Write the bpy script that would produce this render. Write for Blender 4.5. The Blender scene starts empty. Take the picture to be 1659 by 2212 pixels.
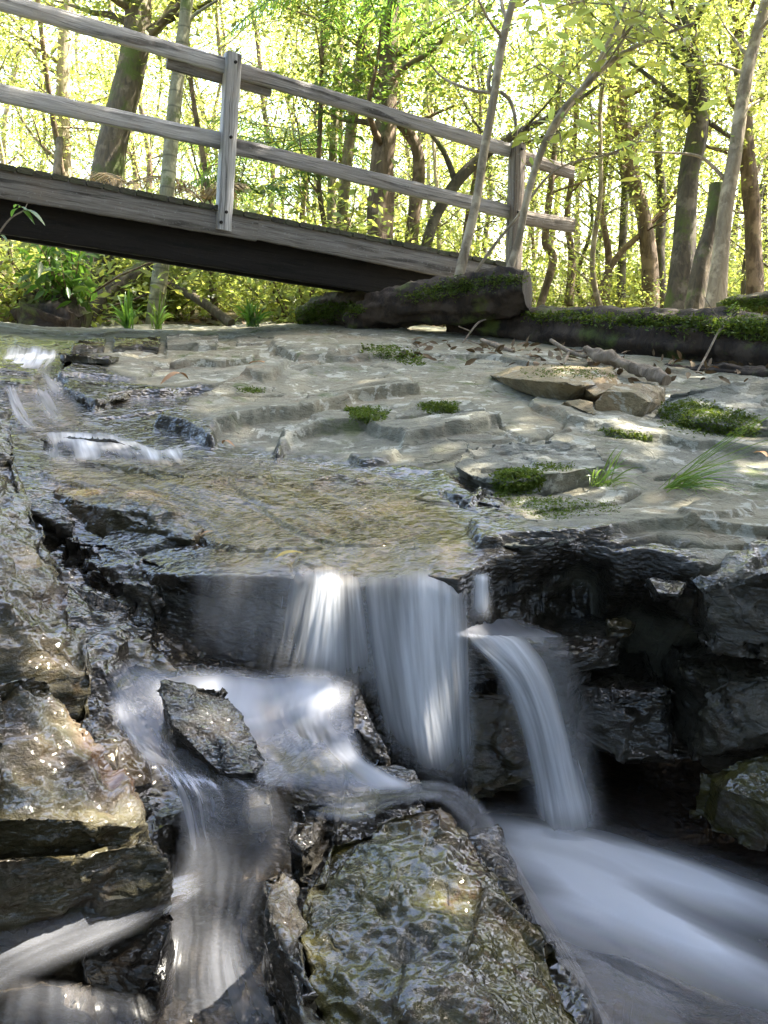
import bpy, bmesh, math, random
import numpy as np
from mathutils import Vector, Matrix, Euler

SC = bpy.context.scene
COL = SC.collection
rad = math.radians
random.seed(7)
RNG = np.random.default_rng(11)

# ------------------------------------------------------------------ camera, world, sun, exposure
EYE = Vector((0.0, 0.0, 1.45))
PITCH, ROLL = rad(12.1), rad(2.0)
FPX = 2171.0                                   # focal length for a 1659 x 2212 picture
camd = bpy.data.cameras.new("camera")
cam = bpy.data.objects.new("camera", camd)
COL.objects.link(cam)
SC.camera = cam
camd.sensor_fit = 'VERTICAL'
camd.sensor_height = 24.0
camd.lens = 24.0 * FPX / 2212.0
camd.clip_start, camd.clip_end = 0.05, 600.0
RM = (Matrix.Rotation(math.pi/2 - PITCH, 3, 'X') @ Matrix.Rotation(ROLL, 3, 'Z'))
cam.matrix_world = Matrix.Translation(EYE) @ RM.to_4x4()

SUN_EL, SUN_AZ = rad(56), rad(62)              # azimuth from +Y (ahead) towards +X (right)
SUN_DIR = Vector((math.sin(SUN_AZ)*math.cos(SUN_EL), math.cos(SUN_AZ)*math.cos(SUN_EL), math.sin(SUN_EL)))
world = bpy.data.worlds.new("World")
SC.world = world
world.use_nodes = True
wn = world.node_tree
wn.nodes.clear()
wo = wn.nodes.new('ShaderNodeOutputWorld')
wb = wn.nodes.new('ShaderNodeBackground')
sky = wn.nodes.new('ShaderNodeTexSky')
sky.sky_type = 'NISHITA'
sky.sun_disc = False
sky.sun_elevation = SUN_EL
sky.sun_rotation = SUN_AZ
sky.air_density, sky.dust_density, sky.ozone_density = 1.0, 3.0, 1.0
wb.inputs['Strength'].default_value = 0.15
wn.links.new(sky.outputs[0], wb.inputs['Color'])
wn.links.new(wb.outputs[0], wo.inputs['Surface'])
sund = bpy.data.lights.new("sun", 'SUN')
sun = bpy.data.objects.new("sun", sund)
COL.objects.link(sun)
sund.energy, sund.angle, sund.color = 5.0, rad(0.5), (1.0, 0.93, 0.80)
sun.rotation_euler = SUN_DIR.to_track_quat('Z', 'Y').to_euler()
sun.location = (6, 6, 14)
SC.view_settings.view_transform = 'Standard'
SC.view_settings.look = 'None'
SC.view_settings.gamma = 1.0
SC.view_settings.exposure = 3.1
SC.cycles.use_denoising = True
SC.cycles.max_bounces = 7
SC.cycles.diffuse_bounces = 4
SC.cycles.glossy_bounces = 3
SC.cycles.transmission_bounces = 4
SC.cycles.transparent_max_bounces = 14
SC.cycles.sample_clamp_indirect = 6.0
SC.cycles.caustics_reflective = False
SC.cycles.caustics_refractive = False

# ------------------------------------------------------------------ pixel -> point helpers (1659 x 2212 picture)
RN = np.array(RM)
EN = np.array(EYE)
def ray(u, v):
    return RN @ np.array([(u-829.5)/FPX, -(v-1106)/FPX, -1.0])
def at(u, v, D):
    return EN + ray(u, v)*D
def atz(u, v, z):
    r = ray(u, v)
    return EN + r*((z-EN[2])/r[2])
V3 = lambda a: Vector((float(a[0]), float(a[1]), float(a[2])))

# ------------------------------------------------------------------ numpy noise
_p = RNG.permutation(256)
PERM = np.concatenate([_p, _p, _p]).astype(np.int32)
_g = RNG.normal(size=(256, 3)); GR = (_g/np.linalg.norm(_g, axis=1)[:, None]).astype(np.float32)
def pnoise(P):
    P = np.asarray(P, dtype=np.float64)
    I = np.floor(P).astype(np.int64); F = (P-I).astype(np.float32)
    I = (I & 255).astype(np.int32)
    W = F*F*F*(F*(F*6-15)+10)
    out = 0
    for dx in (0, 1):
        for dy in (0, 1):
            for dz in (0, 1):
                h = PERM[PERM[PERM[(I[:, 0]+dx) & 255]+((I[:, 1]+dy) & 255)]+((I[:, 2]+dz) & 255)]
                g = GR[h]
                d = (g[:, 0]*(F[:, 0]-dx)+g[:, 1]*(F[:, 1]-dy)+g[:, 2]*(F[:, 2]-dz))
                w = (W[:, 0] if dx else 1-W[:, 0])*(W[:, 1] if dy else 1-W[:, 1])*(W[:, 2] if dz else 1-W[:, 2])
                out = out + d*w
    return out*1.6
def fbm(P, octv=4, lac=2.1, gain=0.5):
    a, s, o = 1.0, 0.0, 0
    P = np.array(P, dtype=np.float64)
    for k in range(octv):
        o = o + a*pnoise(P+17.3*k); s += a; a *= gain; P = P*lac
    return o/s
def ridged(P, octv=3):
    a, s, o = 1.0, 0.0, 0
    P = np.array(P, dtype=np.float64)
    for k in range(octv):
        o = o + a*(1-np.abs(pnoise(P+31.7*k))*2); s += a; a *= .5; P = P*2.1
    return o/s
def hash01(I, J, K, s=0):
    I = I.astype(np.int64); J = J.astype(np.int64); K = K.astype(np.int64)
    h = (I*73856093) ^ (J*19349663) ^ (K*83492791) ^ (s*2654435761)
    h = (h ^ (h >> 13))*1274126177 & 0x7fffffff
    h = (h ^ (h >> 15)) & 0xffffff
    return h/float(0xffffff)
def cells(P, dim=3):
    """F1, F2, plane offset of nearest cell (facetted value)"""
    P = np.asarray(P, dtype=np.float64)
    I = np.floor(P).astype(np.int64)
    f1 = np.full(len(P), 9.0); f2 = np.full(len(P), 9.0)
    val = np.zeros(len(P))
    for dx in (-1, 0, 1):
        for dy in (-1, 0, 1):
            for dz in ((-1, 0, 1) if dim == 3 else (0,)):
                A, B, C = I[:, 0]+dx, I[:, 1]+dy, (I[:, 2]+dz if dim == 3 else np.zeros(len(P), np.int64))
                cx = A+hash01(A, B, C, 1); cy = B+hash01(A, B, C, 2)
                rx, ry = P[:, 0]-cx, P[:, 1]-cy
                if dim == 3:
                    rz = P[:, 2]-(C+hash01(A, B, C, 3))
                else:
                    rz = 0*rx
                d = rx*rx+ry*ry+rz*rz
                v = (hash01(A, B, C, 4)-.5)+(hash01(A, B, C, 5)-.5)*rx*1.2+(hash01(A, B, C, 6)-.5)*ry*1.2+(hash01(A, B, C, 7)-.5)*rz*1.2
                nearer = d < f1
                f2 = np.where(nearer, f1, np.minimum(f2, d))
                val = np.where(nearer, v, val)
                f1 = np.where(nearer, d, f1)
    return np.sqrt(f1), np.sqrt(f2), val
def sstep(a, b, x):
    t = np.clip((x-a)/(b-a), 0, 1)
    return t*t*(3-2*t)

# ------------------------------------------------------------------ mesh helpers
def mesh_np(name, V, F, mat=None, smooth=True, uv=None, attrs=None):
    """V (n,3), F (m,k) constant k, uv per vertex"""
    V = np.asarray(V, dtype=np.float32); F = np.asarray(F, dtype=np.int32)
    me = bpy.data.meshes.new(name)
    n, m, k = len(V), len(F), F.shape[1]
    me.vertices.add(n); me.vertices.foreach_set('co', V.ravel())
    me.loops.add(m*k); me.loops.foreach_set('vertex_index', F.ravel())
    me.polygons.add(m)
    me.polygons.foreach_set('loop_start', np.arange(0, m*k, k, dtype=np.int32))
    if smooth:
        me.polygons.foreach_set('use_smooth', np.ones(m, dtype=bool))
    me.update(calc_edges=True)
    if uv is not None:
        l = me.uv_layers.new(name='UVMap')
        l.data.foreach_set('uv', np.asarray(uv, dtype=np.float32)[F.ravel()].ravel())
    for nm, a in (attrs or {}).items():
        at_ = me.attributes.new(nm, 'FLOAT', 'POINT')
        at_.data.foreach_set('value', np.asarray(a, dtype=np.float32))
    if mat: me.materials.append(mat)
    return me
def link(name, me, parent=None, loc=None):
    o = bpy.data.objects.new(name, me); COL.objects.link(o)
    if parent is not None: o.parent = parent
    if loc is not None: o.location = loc
    return o
def tag(o, label=None, cat=None, group=None, kind=None):
    if label: o['label'] = label
    if cat: o['category'] = cat
    if group: o['group'] = group
    if kind: o['kind'] = kind
    return o
def empty(name, loc, label=None, cat=None, group=None):
    o = bpy.data.objects.new(name, None); COL.objects.link(o)
    o.location = V3(loc); o.empty_display_size = .1
    return tag(o, label, cat, group)
def rebase(V):
    """origin at the centre of the base; returns local verts, location"""
    V = np.asarray(V, dtype=np.float64)
    b = np.array([(V[:, 0].min()+V[:, 0].max())/2, (V[:, 1].min()+V[:, 1].max())/2, V[:, 2].min()])
    return V-b, Vector(b)
def grid_faces(nr, nc, closed=False):
    i = np.arange(nr-1)[:, None]*nc
    j = np.arange(nc if closed else nc-1)[None, :]
    a = i+j; b = i+(j+1) % nc
    return np.stack([a, b, b+nc, a+nc], -1).reshape(-1, 4)
def catmull(P, n):
    """resample control rows P (k, ...) to n samples, Catmull-Rom"""
    P = np.asarray(P, dtype=np.float64); k = len(P)
    if k == 2:
        t = np.linspace(0, 1, n).reshape((-1,)+(1,)*(P.ndim-1))
        return P[0]*(1-t)+P[1]*t
    Q = np.concatenate([[2*P[0]-P[1]], P, [2*P[-1]-P[-2]]])
    x = np.linspace(0, k-1, n); i = np.clip(np.floor(x).astype(int), 0, k-2)
    t = (x-i).reshape((-1,)+(1,)*(P.ndim-1))
    a, b, c, d = Q[i], Q[i+1], Q[i+2], Q[i+3]
    return .5*((2*b)+(-a+c)*t+(2*a-5*b+4*c-d)*t*t+(-a+3*b-3*c+d)*t**3)
class Geo:
    """collects quads/tris as one quad mesh"""
    def __init__(s): s.V = []; s.F = []; s.U = []; s.n = 0
    def add(s, V, F, U=None):
        V = np.asarray(V, dtype=np.float64).reshape(-1, 3); F = np.asarray(F, dtype=np.int64)
        s.V.append(V); s.F.append(F+s.n); s.n += len(V)
        s.U.append(np.zeros((len(V), 2)) if U is None else np.asarray(U, dtype=np.float64))
    def tube(s, P, R, seg=8, nr=None, rough=0.0, cap=True, seed=0.0, freq=6.0):
        P = np.asarray(P, dtype=np.float64); R = np.asarray(R, dtype=np.float64)
        if nr: P = catmull(P, nr); R = np.maximum(catmull(R, nr), 1e-4)
        n = len(P)
        T = np.gradient(P, axis=0); T /= (np.linalg.norm(T, axis=1)[:, None]+1e-9)
        ref = np.array([0.0, 0.0, 1.0]) if abs(T[:, 2]).mean() < .8 else np.array([1.0, 0.0, 0.0])
        A = np.cross(T, ref); A /= (np.linalg.norm(A, axis=1)[:, None]+1e-9)
        B = np.cross(T, A)
        th = np.arange(seg)*2*math.pi/seg
        C = A[:, None]*np.cos(th)[None, :, None]+B[:, None]*np.sin(th)[None, :, None]
        V = P[:, None]+C*R[:, None, None]
        L = np.concatenate([[0], np.cumsum(np.linalg.norm(np.diff(P, axis=0), axis=1))])
        if rough > 0:
            Q = np.stack([np.cos(th)[None, :]*1.2+L[:, None]*0, np.sin(th)[None, :]*1.2+L[:, None]*0, L[:, None]*freq*.35+0*th[None, :]], -1).reshape(-1, 3)
            d = fbm(Q*[2.2, 2.2, 1]+seed, 3).reshape(n, seg)
            V = P[:, None]+C*(R[:, None, None]*(1+rough*d[..., None]))
        U = np.stack([np.repeat(L[:, None], seg, 1), np.repeat((th/(2*math.pi))[None, :], n, 0)*2*math.pi*R.mean()], -1)
        F = grid_faces(n, seg, True)
        s.add(V.reshape(-1, 3), F, U.reshape(-1, 2))
        if cap:
            for e in (0, n-1):
                base = V[e]; c = base.mean(0)
                s.add(np.concatenate([base, [c]]), [[i, (i+1) % seg, seg, seg] for i in range(seg)] if False else [[i, (i+1) % seg, (i+2) % seg, seg] for i in range(0, seg, 2)])
    def build(s, name, mat, parent=None, smooth=True, base=False, loc=None):
        V = np.concatenate(s.V); F = np.concatenate(s.F); U = np.concatenate(s.U)
        l = loc
        if base: V, l = rebase(V)
        elif parent is not None and loc is None: V = V-np.array(parent.location)
        elif loc is not None: V = V-np.array(loc)
        me = mesh_np(name, V, F, mat, smooth, U)
        return link(name, me, parent, l if parent is None else None)

# ------------------------------------------------------------------ materials
class N:
    def __init__(s, name):
        s.m = bpy.data.materials.new(name); s.m.use_nodes = True
        s.t = s.m.node_tree; s.t.nodes.clear()
        s.out = s.t.nodes.new('ShaderNodeOutputMaterial')
    def n(s, typ, **kw):
        nd = s.t.nodes.new(typ)
        for k, v in kw.items():
            if k.startswith('_'): setattr(nd, k[1:], v)
            else:
                key = int(k[1:]) if (k[0] == 'i' and k[1:].isdigit()) else k
                s.set(nd, key, v)
        return nd
    def set(s, nd, key, v):
        i = nd.inputs[key]
        if hasattr(v, 'bl_idname') and v.bl_idname.startswith('Shader'): v = v.outputs[0]
        if isinstance(v, bpy.types.NodeSocket): s.t.links.new(v, i)
        else:
            if isinstance(v, (tuple, list)) and len(v) == 3 and i.type == 'RGBA': v = (*v, 1)
            i.default_value = v
    def noise(s, vec, scale, detail=4, rough=.55, dist=0.0):
        return s.n('ShaderNodeTexNoise', Vector=vec, Scale=scale, Detail=detail, Roughness=rough, Distortion=dist).outputs[0]
    def ramp(s, fac, *stops):
        nd = s.n('ShaderNodeValToRGB'); s.set(nd, 0, fac)
        e = nd.color_ramp.elements
        while len(e) < len(stops): e.new(.5)
        for q, (p, c) in zip(e, stops):
            q.position = p; q.color = (c, c, c, 1) if isinstance(c, (int, float)) else (*c, 1)
        return nd.outputs[0]
    def mix(s, fac, a, b, typ='MIX'):
        nd = s.t.nodes.new('ShaderNodeMix'); nd.data_type = 'RGBA'; nd.blend_type = typ
        s.set(nd, 0, fac); s.set(nd, 6, a); s.set(nd, 7, b)
        return nd.outputs[2]
    def math(s, op, a, b=None, c=None, clamp=False):
        nd = s.t.nodes.new('ShaderNodeMath'); nd.operation = op; nd.use_clamp = clamp
        s.set(nd, 0, a)
        if b is not None: s.set(nd, 1, b)
        if c is not None: s.set(nd, 2, c)
        return nd.outputs[0]
    def vmul(s, vec, f):
        nd = s.t.nodes.new('ShaderNodeVectorMath'); nd.operation = 'MULTIPLY'
        s.set(nd, 0, vec); nd.inputs[1].default_value = f
        return nd.outputs[0]
    def pos(s): return s.n('ShaderNodeNewGeometry').outputs['Position']
    def attr(s, name):
        nd = s.t.nodes.new('ShaderNodeAttribute'); nd.attribute_name = name
        return nd.outputs['Fac']
    def bump(s, h, strength=.5, dist=.01, normal=None):
        nd = s.n('ShaderNodeBump', Height=h, Strength=strength, Distance=dist)
        if normal is not None: s.set(nd, 'Normal', normal)
        return nd.outputs[0]
    def surf(s, sh):
        s.t.links.new(sh if isinstance(sh, bpy.types.NodeSocket) else sh.outputs[0], s.out.inputs['Surface'])
        return s.m
    def principled(s, **kw):
        nd = s.t.nodes.new('ShaderNodeBsdfPrincipled')
        for k, v in kw.items(): s.set(nd, k.replace('_', ' '), v)
        return nd

def rock_material(name, wet=0.0, film=0.0, hue=(1, 1, 1), spots=(), tint=(1, 1, 1), moss=.5, lichen=.5, rust=.3, zmoss=0.0, use_attr=False, scale=1.0):
    m = N(name)
    p = m.pos()
    ps = m.vmul(p, (scale, scale, scale*2.2))
    big = m.noise(p, 1.3, 3)
    mid = m.noise(ps, 6, 6, .65, .4)
    fine = m.noise(ps, 38, 6, .7)
    spk = m.noise(p, 150, 3, .7)
    c = m.ramp(mid, (.25, (.065, .069, .056)), (.5, (.145, .149, .124)), (.72, (.25, .248, .205)))
    c = m.mix(m.ramp(big, (.42, 0), (.6, .6)), c, (.21, .185, .12))
    c = m.mix(m.ramp(fine, (.35, .0), (.75, .45)), c, (.33, .325, .27))
    c = m.mix(m.ramp(fine, (.28, .55), (.42, 0)), c, (.055, .055, .045))
    c = m.mix(1.0, c, hue, 'MULTIPLY')
    if rust > 0:
        rn = m.noise(p, 3.1, 5, .7, .8)
        c = m.mix(m.ramp(rn, (.60-.15*rust, 0), (.80-.1*rust, rust)), c, (.20, .095, .035))
    if lichen > 0:
        ln = m.noise(p, 11, 4, .62, .35); ln2 = m.noise(p, 2.0, 2)
        lf = m.math('MULTIPLY', m.ramp(ln, (.55, 0), (.58, 1)), m.ramp(ln2, (.40, 0), (.52, lichen)))
        if use_attr: lf = m.math('MULTIPLY', lf, m.ramp(m.attr('wet'), (.1, 1), (.5, 0)))
        c = m.mix(lf, c, m.mix(fine, (.40, .40, .34), (.62, .62, .54)))
    if moss > 0:
        mn = m.noise(p, 5.0, 5, .65, .3); mn2 = m.noise(p, 1.7, 2, .5)
        up = m.n('ShaderNodeSeparateXYZ', i0=m.n('ShaderNodeNewGeometry').outputs['Normal']).outputs[2]
        mf = m.math('MULTIPLY', m.ramp(mn, (.56, 0), (.64, 1)), m.ramp(mn2, (.46, 0), (.58, moss)))
        mf = m.math('MULTIPLY', mf, m.ramp(up, (.1, .4), (.6, 1)))
        c = m.mix(mf, c, m.mix(fine, (.035, .055, .012), (.12, .15, .03)))
    # wetness darkens and glosses
    if use_attr:
        w = m.attr('wet')
        wn_ = m.math('ADD', w, m.math('MULTIPLY', m.math('SUBTRACT', mid, .5), .5))
        w = m.ramp(wn_, (.25, 0), (.6, 1))
    else:
        w = m.ramp(m.noise(p, 4, 4, .6), (.3, wet*.8), (.6, min(1, wet*1.1)))
    c = m.mix(w, c, m.mix(1.0, c, (.085*tint[0], .068*tint[1], .052*tint[2]), 'MULTIPLY'))
    if film > 0:
        fn = m.noise(p, 5.5, 5, .65, .6); fr2 = m.noise(p, 3.4, 5, .7, 1.0)
        c = m.mix(m.ramp(fn, (.36, 0), (.54, film)), c, m.mix(fine, (.014, .013, .002), (.092, .080, .011)))
        c = m.mix(m.ramp(fr2, (.56, 0), (.66, film)), c, m.mix(fine, (.02, .008, .003), (.11, .042, .012)))
        c = m.mix(m.ramp(m.noise(p, 14, 5, .7, .5), (.60, 0), (.68, film*.7)), c, (.075, .078, .05))
    for (sx, sy, sz), sr_, scol in spots:
        dv = m.n('ShaderNodeVectorMath', _operation='DISTANCE', i0=p, i1=(sx, sy, sz)).outputs['Value']
        dn_ = m.math('ADD', dv, m.math('MULTIPLY', m.math('SUBTRACT', m.noise(p, 16, 4, .7), .5), sr_*1.6))
        c = m.mix(m.ramp(m.math('DIVIDE', dn_, sr_*1.6), (.15, .6), (.85, 0)), c, m.mix(fine, tuple(q*.3 for q in scol), scol))
    wr = m.ramp(fine, (.3, .09), (.7, .22))
    rough = m.n('ShaderNodeMix', i0=w)
    m.set(rough, 2, .78); m.set(rough, 3, .5)
    h = m.math('ADD', m.math('MULTIPLY', mid, 1.0), m.math('ADD', m.math('MULTIPLY', fine, .45), m.math('MULTIPLY', spk, .26)))
    vo = m.n('ShaderNodeTexVoronoi', Vector=m.n('ShaderNodeVectorMath', _operation='ADD', i0=ps, i1=m.vmul(m.n('ShaderNodeTexNoise', Vector=p, Scale=4.0, Detail=3.0).outputs[1], (.5, .5, .5))), Scale=4.2, _feature='DISTANCE_TO_EDGE').outputs[0]
    crack = m.ramp(vo, (.0, 0), (.035, 1))
    crk = m.math('MULTIPLY', m.math('SUBTRACT', crack, 1), m.ramp(m.noise(p, 2.4, 2), (.52, 0), (.64, .4)))
    h = m.math('ADD', h, crk)
    b = m.bump(h, .8, .022)
    med = m.noise(ps, 75, 4, .65, .3)
    bs = m.principled(Base_Color=c, Roughness=rough.outputs[0], Normal=b)
    m.set(bs, 'Specular IOR Level', m.math('SUBTRACT', .4, m.math('MULTIPLY', w, .25)))
    m.set(bs, 'Coat Weight', w); m.set(bs, 'Coat Roughness', .045)
    m.set(bs, 'Coat Normal', m.bump(m.math('ADD', m.noise(ps, 13, 2, .5, .3), m.math('MULTIPLY', m.noise(ps, 46, 1.5, .45, .2), m.ramp(m.noise(p, 4.5, 2), (.38, .10), (.62, .42)))), m.ramp(m.noise(p, 2.3, 2), (.35, .55), (.65, 1)), .034))
    return m.surf(bs)

MAT = {}
MAT['bed'] = rock_material('rock_bed', use_attr=True, moss=.75, lichen=.55, rust=.35, hue=(1.04, 1.0, .91))
MAT['dry'] = rock_material('dry_boulder', wet=.05, moss=.5, lichen=.5, rust=.4)
MAT['tan'] = rock_material('tan_boulder', wet=.0, moss=.35, lichen=.5, rust=.6, hue=(1.25, 1.02, .72))
MAT['wet'] = rock_material('wet_rock', wet=1.0, moss=.0, lichen=.0, rust=.6, tint=(.75, .66, .62))
MAT['glaze'] = rock_material('glazed_wet_rock', wet=1.0, moss=.0, lichen=.0, rust=.4, tint=(.5, .42, .4), scale=1.7)
MAT['wetgrey'] = rock_material('wet_grey_rock', wet=.85, moss=.25, lichen=.2, rust=.85, tint=(1.25, 1.0, .88), film=.4, spots=[(tuple(at(262, 1640, 1.93)), .075, (.15, .065, .03)), (tuple(at(215, 1570, 1.95)), .05, (.15, .07, .03)), (tuple(at(150, 1530, 1.9)), .06, (.13, .135, .09))])
MAT['wetgreen'] = rock_material('wet_mossy_rock', wet=.9, moss=.9, lichen=.35, rust=.85, tint=(1.1, .95, .7), film=1.0, spots=[(tuple(at(935, 1758, 2.03)), .07, (.13, .05, .018)), (tuple(at(820, 1800, 1.95)), .05, (.1, .11, .06))])
MAT['wall'] = rock_material('creek_wall', wet=.8, moss=.2, lichen=.1, rust=.6, tint=(1.2, 1.0, .8))

def wood_material(name, light, dark, moss=0.0, wetdark=0.0):
    m = N(name)
    uv = m.n('ShaderNodeTexCoord').outputs['UV']
    p = m.pos()
    g = m.noise(m.vmul(uv, (3, 70, 1)), 1.0, 5, .65, .3)
    g2 = m.noise(m.vmul(uv, (1.2, 16, 1)), 1.0, 4, .6, .5)
    b = m.noise(p, 7, 4, .6)
    c = m.mix(m.ramp(g, (.3, 0), (.7, 1)), dark, light)
    c = m.mix(m.ramp(g2, (.36, .9), (.47, 0)), c, tuple(x*.22 for x in dark))
    gr = m.noise(m.vmul(uv, (.5, 26, 1)), 1.0, 2, .5, .2)
    c = m.mix(m.ramp(gr, (.49, 0), (.498, .7), (.502, .7), (.51, 0)), c, tuple(x*.12 for x in dark))
    bl = m.noise(p, 2.2, 4, .7)
    c = m.mix(m.ramp(bl, (.52, 0), (.7, .4)), c, (light[0]*.75, light[1]*.62, light[2]*.48))
    c = m.mix(m.ramp(b, (.45, 0), (.7, .5)), c, tuple(x*.62 for x in light))
    sp = m.noise(p, 60, 3)
    c = m.mix(m.ramp(sp, (.62, 0), (.68, .5)), c, tuple(min(.34, x*1.6) for x in light))
    if moss > 0:
        mn = m.noise(p, 9, 5, .7)
        up = m.n('ShaderNodeSeparateXYZ', i0=m.n('ShaderNodeNewGeometry').outputs['Normal']).outputs[2]
        c = m.mix(m.math('MULTIPLY', m.ramp(mn, (.62-.3*moss, 0), (.70-.25*moss, 1)), m.ramp(up, (-.1, .2), (.5, 1))), c, m.mix(sp, (.03, .05, .01), (.13, .17, .03)))
    h = m.math('ADD', m.math('MULTIPLY', g, .7), m.math('MULTIPLY', g2, 1.0))
    bs = m.principled(Base_Color=c, Roughness=.82, Normal=m.bump(h, 1.0, .010))
    return m.surf(bs)
MAT['rail'] = wood_material('weathered_grey_timber', (.66, .64, .62), (.31, .29, .27))
MAT['fascia'] = wood_material('grey_brown_timber', (.33, .305, .28), (.13, .11, .09))
MAT['post2'] = wood_material('brown_grey_timber', (.30, .25, .20), (.12, .09, .065))
MAT['rail2'] = wood_material('grey_rail_timber', (.46, .43, .41), (.19, .17, .15))
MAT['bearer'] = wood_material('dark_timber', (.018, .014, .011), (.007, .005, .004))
MAT['deck'] = wood_material('mossy_deck_timber', (.09, .08, .06), (.035, .03, .02), moss=.7)

def bark_material(name, a, b, moss=0.3, rings=False):
    m = N(name)
    p = m.pos()
    uv = m.n('ShaderNodeTexCoord').outputs['UV']
    g = m.noise(m.vmul(p, (14, 14, 2.6)), 1.6, 5, .65, .5)
    q = m.noise(p, 5.5, 4, .6)
    c = m.mix(m.ramp(g, (.32, 0), (.68, 1)), a, b)
    c = m.mix(m.ramp(q, (.52, 0), (.62, .6)), c, tuple(min(1, x*1.7+.03) for x in b))
    if moss > 0:
        mn = m.noise(p, 3.3, 5, .7)
        c = m.mix(m.ramp(mn, (.62-.25*moss, 0), (.74-.25*moss, 1)), c, m.mix(q, (.03, .045, .008), (.13, .16, .03)))
    h = g
    if rings:
        wv = m.n('ShaderNodeTexWave', _wave_type='BANDS', _bands_direction='X', Vector=uv, Scale=2.2, Distortion=1.0).outputs[1]
        r = m.ramp(wv, (.0, 1), (.06, 0))
        c = m.mix(m.math('MULTIPLY', r, .6), c, tuple(x*.4 for x in a))
    bs = m.principled(Base_Color=c, Roughness=.85, Normal=m.bump(h, .8, .02))
    return m.surf(bs)
MAT['bark_brown'] = bark_material('brown_bark', (.06, .038, .022), (.19, .13, .08), .25)
MAT['bark_pale'] = bark_material('pale_bark', (.17, .13, .085), (.34, .28, .19), .15)
MAT['bark_moss'] = bark_material('mossy_bark', (.04, .032, .02), (.13, .10, .06), .5)
MAT['palm_bark'] = bark_material('palm_trunk_bark', (.13, .12, .07), (.24, .23, .14), .25, rings=True)
MAT['bark_dark'] = bark_material('dark_bark', (.035, .028, .02), (.10, .08, .055), .35)
MAT['log'] = bark_material('rotting_log_bark', (.010, .007, .005), (.042, .026, .015), .25)
MAT['stick'] = bark_material('dry_branch_bark', (.12, .09, .06), (.28, .22, .16), .1)

def leaf_material(name, refl, trans, var=.35, tw=.55, gloss=.35):
    m = N(name)
    ri = m.n('ShaderNodeNewGeometry').outputs['Random Per Island']
    oi = m.n('ShaderNodeObjectInfo').outputs['Random']
    k = m.math('ADD', m.math('MULTIPLY', ri, var*1.4), m.math('ADD', m.math('MULTIPLY', oi, var*.6), 1-var))
    hue = m.ramp(ri, (0, (1.0, 1.0, .7)), (.5, (1, 1, 1)), (.85, (.85, 1, 1.1)), (.96, (1.15, 1.0, .75)))
    def sc(col):
        a = m.mix(1.0, col, hue, 'MULTIPLY')
        kk = m.n('ShaderNodeCombineXYZ', i0=k, i1=k, i2=k)
        return m.mix(1.0, a, kk.outputs[0], 'MULTIPLY')
    bs = m.principled(Base_Color=sc(refl), Roughness=gloss)
    m.set(bs, 'Specular IOR Level', .45)
    tr = m.n('ShaderNodeBsdfTranslucent', Color=sc(trans))
    mx = m.n('ShaderNodeMixShader', i0=tw); m.set(mx, 1, bs); m.set(mx, 2, tr)
    return m.surf(mx)
MAT['leaf'] = leaf_material('tree_leaves', (.11, .135, .04), (.46, .50, .11))
MAT['leaf_dark'] = leaf_material('dark_tree_leaves', (.055, .085, .022), (.22, .32, .05), tw=.45)
MAT['leaf_shade'] = leaf_material('shade_mass_leaves', (.045, .055, .03), (.09, .11, .05), tw=.35)  # dull leaves of the added light-blocking masses
MAT['leaf_far'] = leaf_material('far_leaves', (.14, .17, .05), (.70, .74, .22), tw=.6)
MAT['frond'] = leaf_material('palm_frond_leaf', (.055, .11, .025), (.20, .38, .05), tw=.45)
MAT['grass'] = leaf_material('grass_blade', (.09, .15, .03), (.25, .38, .06), tw=.4)
MAT['dry_leaf'] = leaf_material('fallen_leaf', (.40, .20, .08), (.3, .15, .05), var=.1, tw=.2, gloss=.5)
MAT['yellow_leaf'] = leaf_material('yellow_fallen_leaf', (.55, .38, .06), (.4, .28, .03), var=.1, tw=.2, gloss=.5)
MAT['moss'] = leaf_material('moss_tufts', (.085, .12, .015), (.18, .25, .02), tw=.3, gloss=.7)
MAT['dead_frond'] = leaf_material('dead_frond_leaf', (.22, .16, .09), (.2, .13, .06), var=.2, tw=.3, gloss=.7)
MAT['litter'] = leaf_material('leaf_litter', (.16, .10, .05), (.1, .06, .03), tw=.1, gloss=.7)

def floor_material():
    m = N('forest_floor')
    p = m.pos()
    a = m.noise(p, 2.0, 6, .7); b = m.noise(p, 18, 5, .7)
    c = m.ramp(a, (.35, (.05, .035, .02)), (.5, (.12, .09, .045)), (.65, (.09, .11, .03)))
    c = m.mix(m.ramp(b, (.45, 0), (.7, .7)), c, (.19, .14, .08))
    return m.surf(m.principled(Base_Color=c, Roughness=.95, Normal=m.bump(b, 1.0, .05)))
MAT['floor'] = floor_material()

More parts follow.
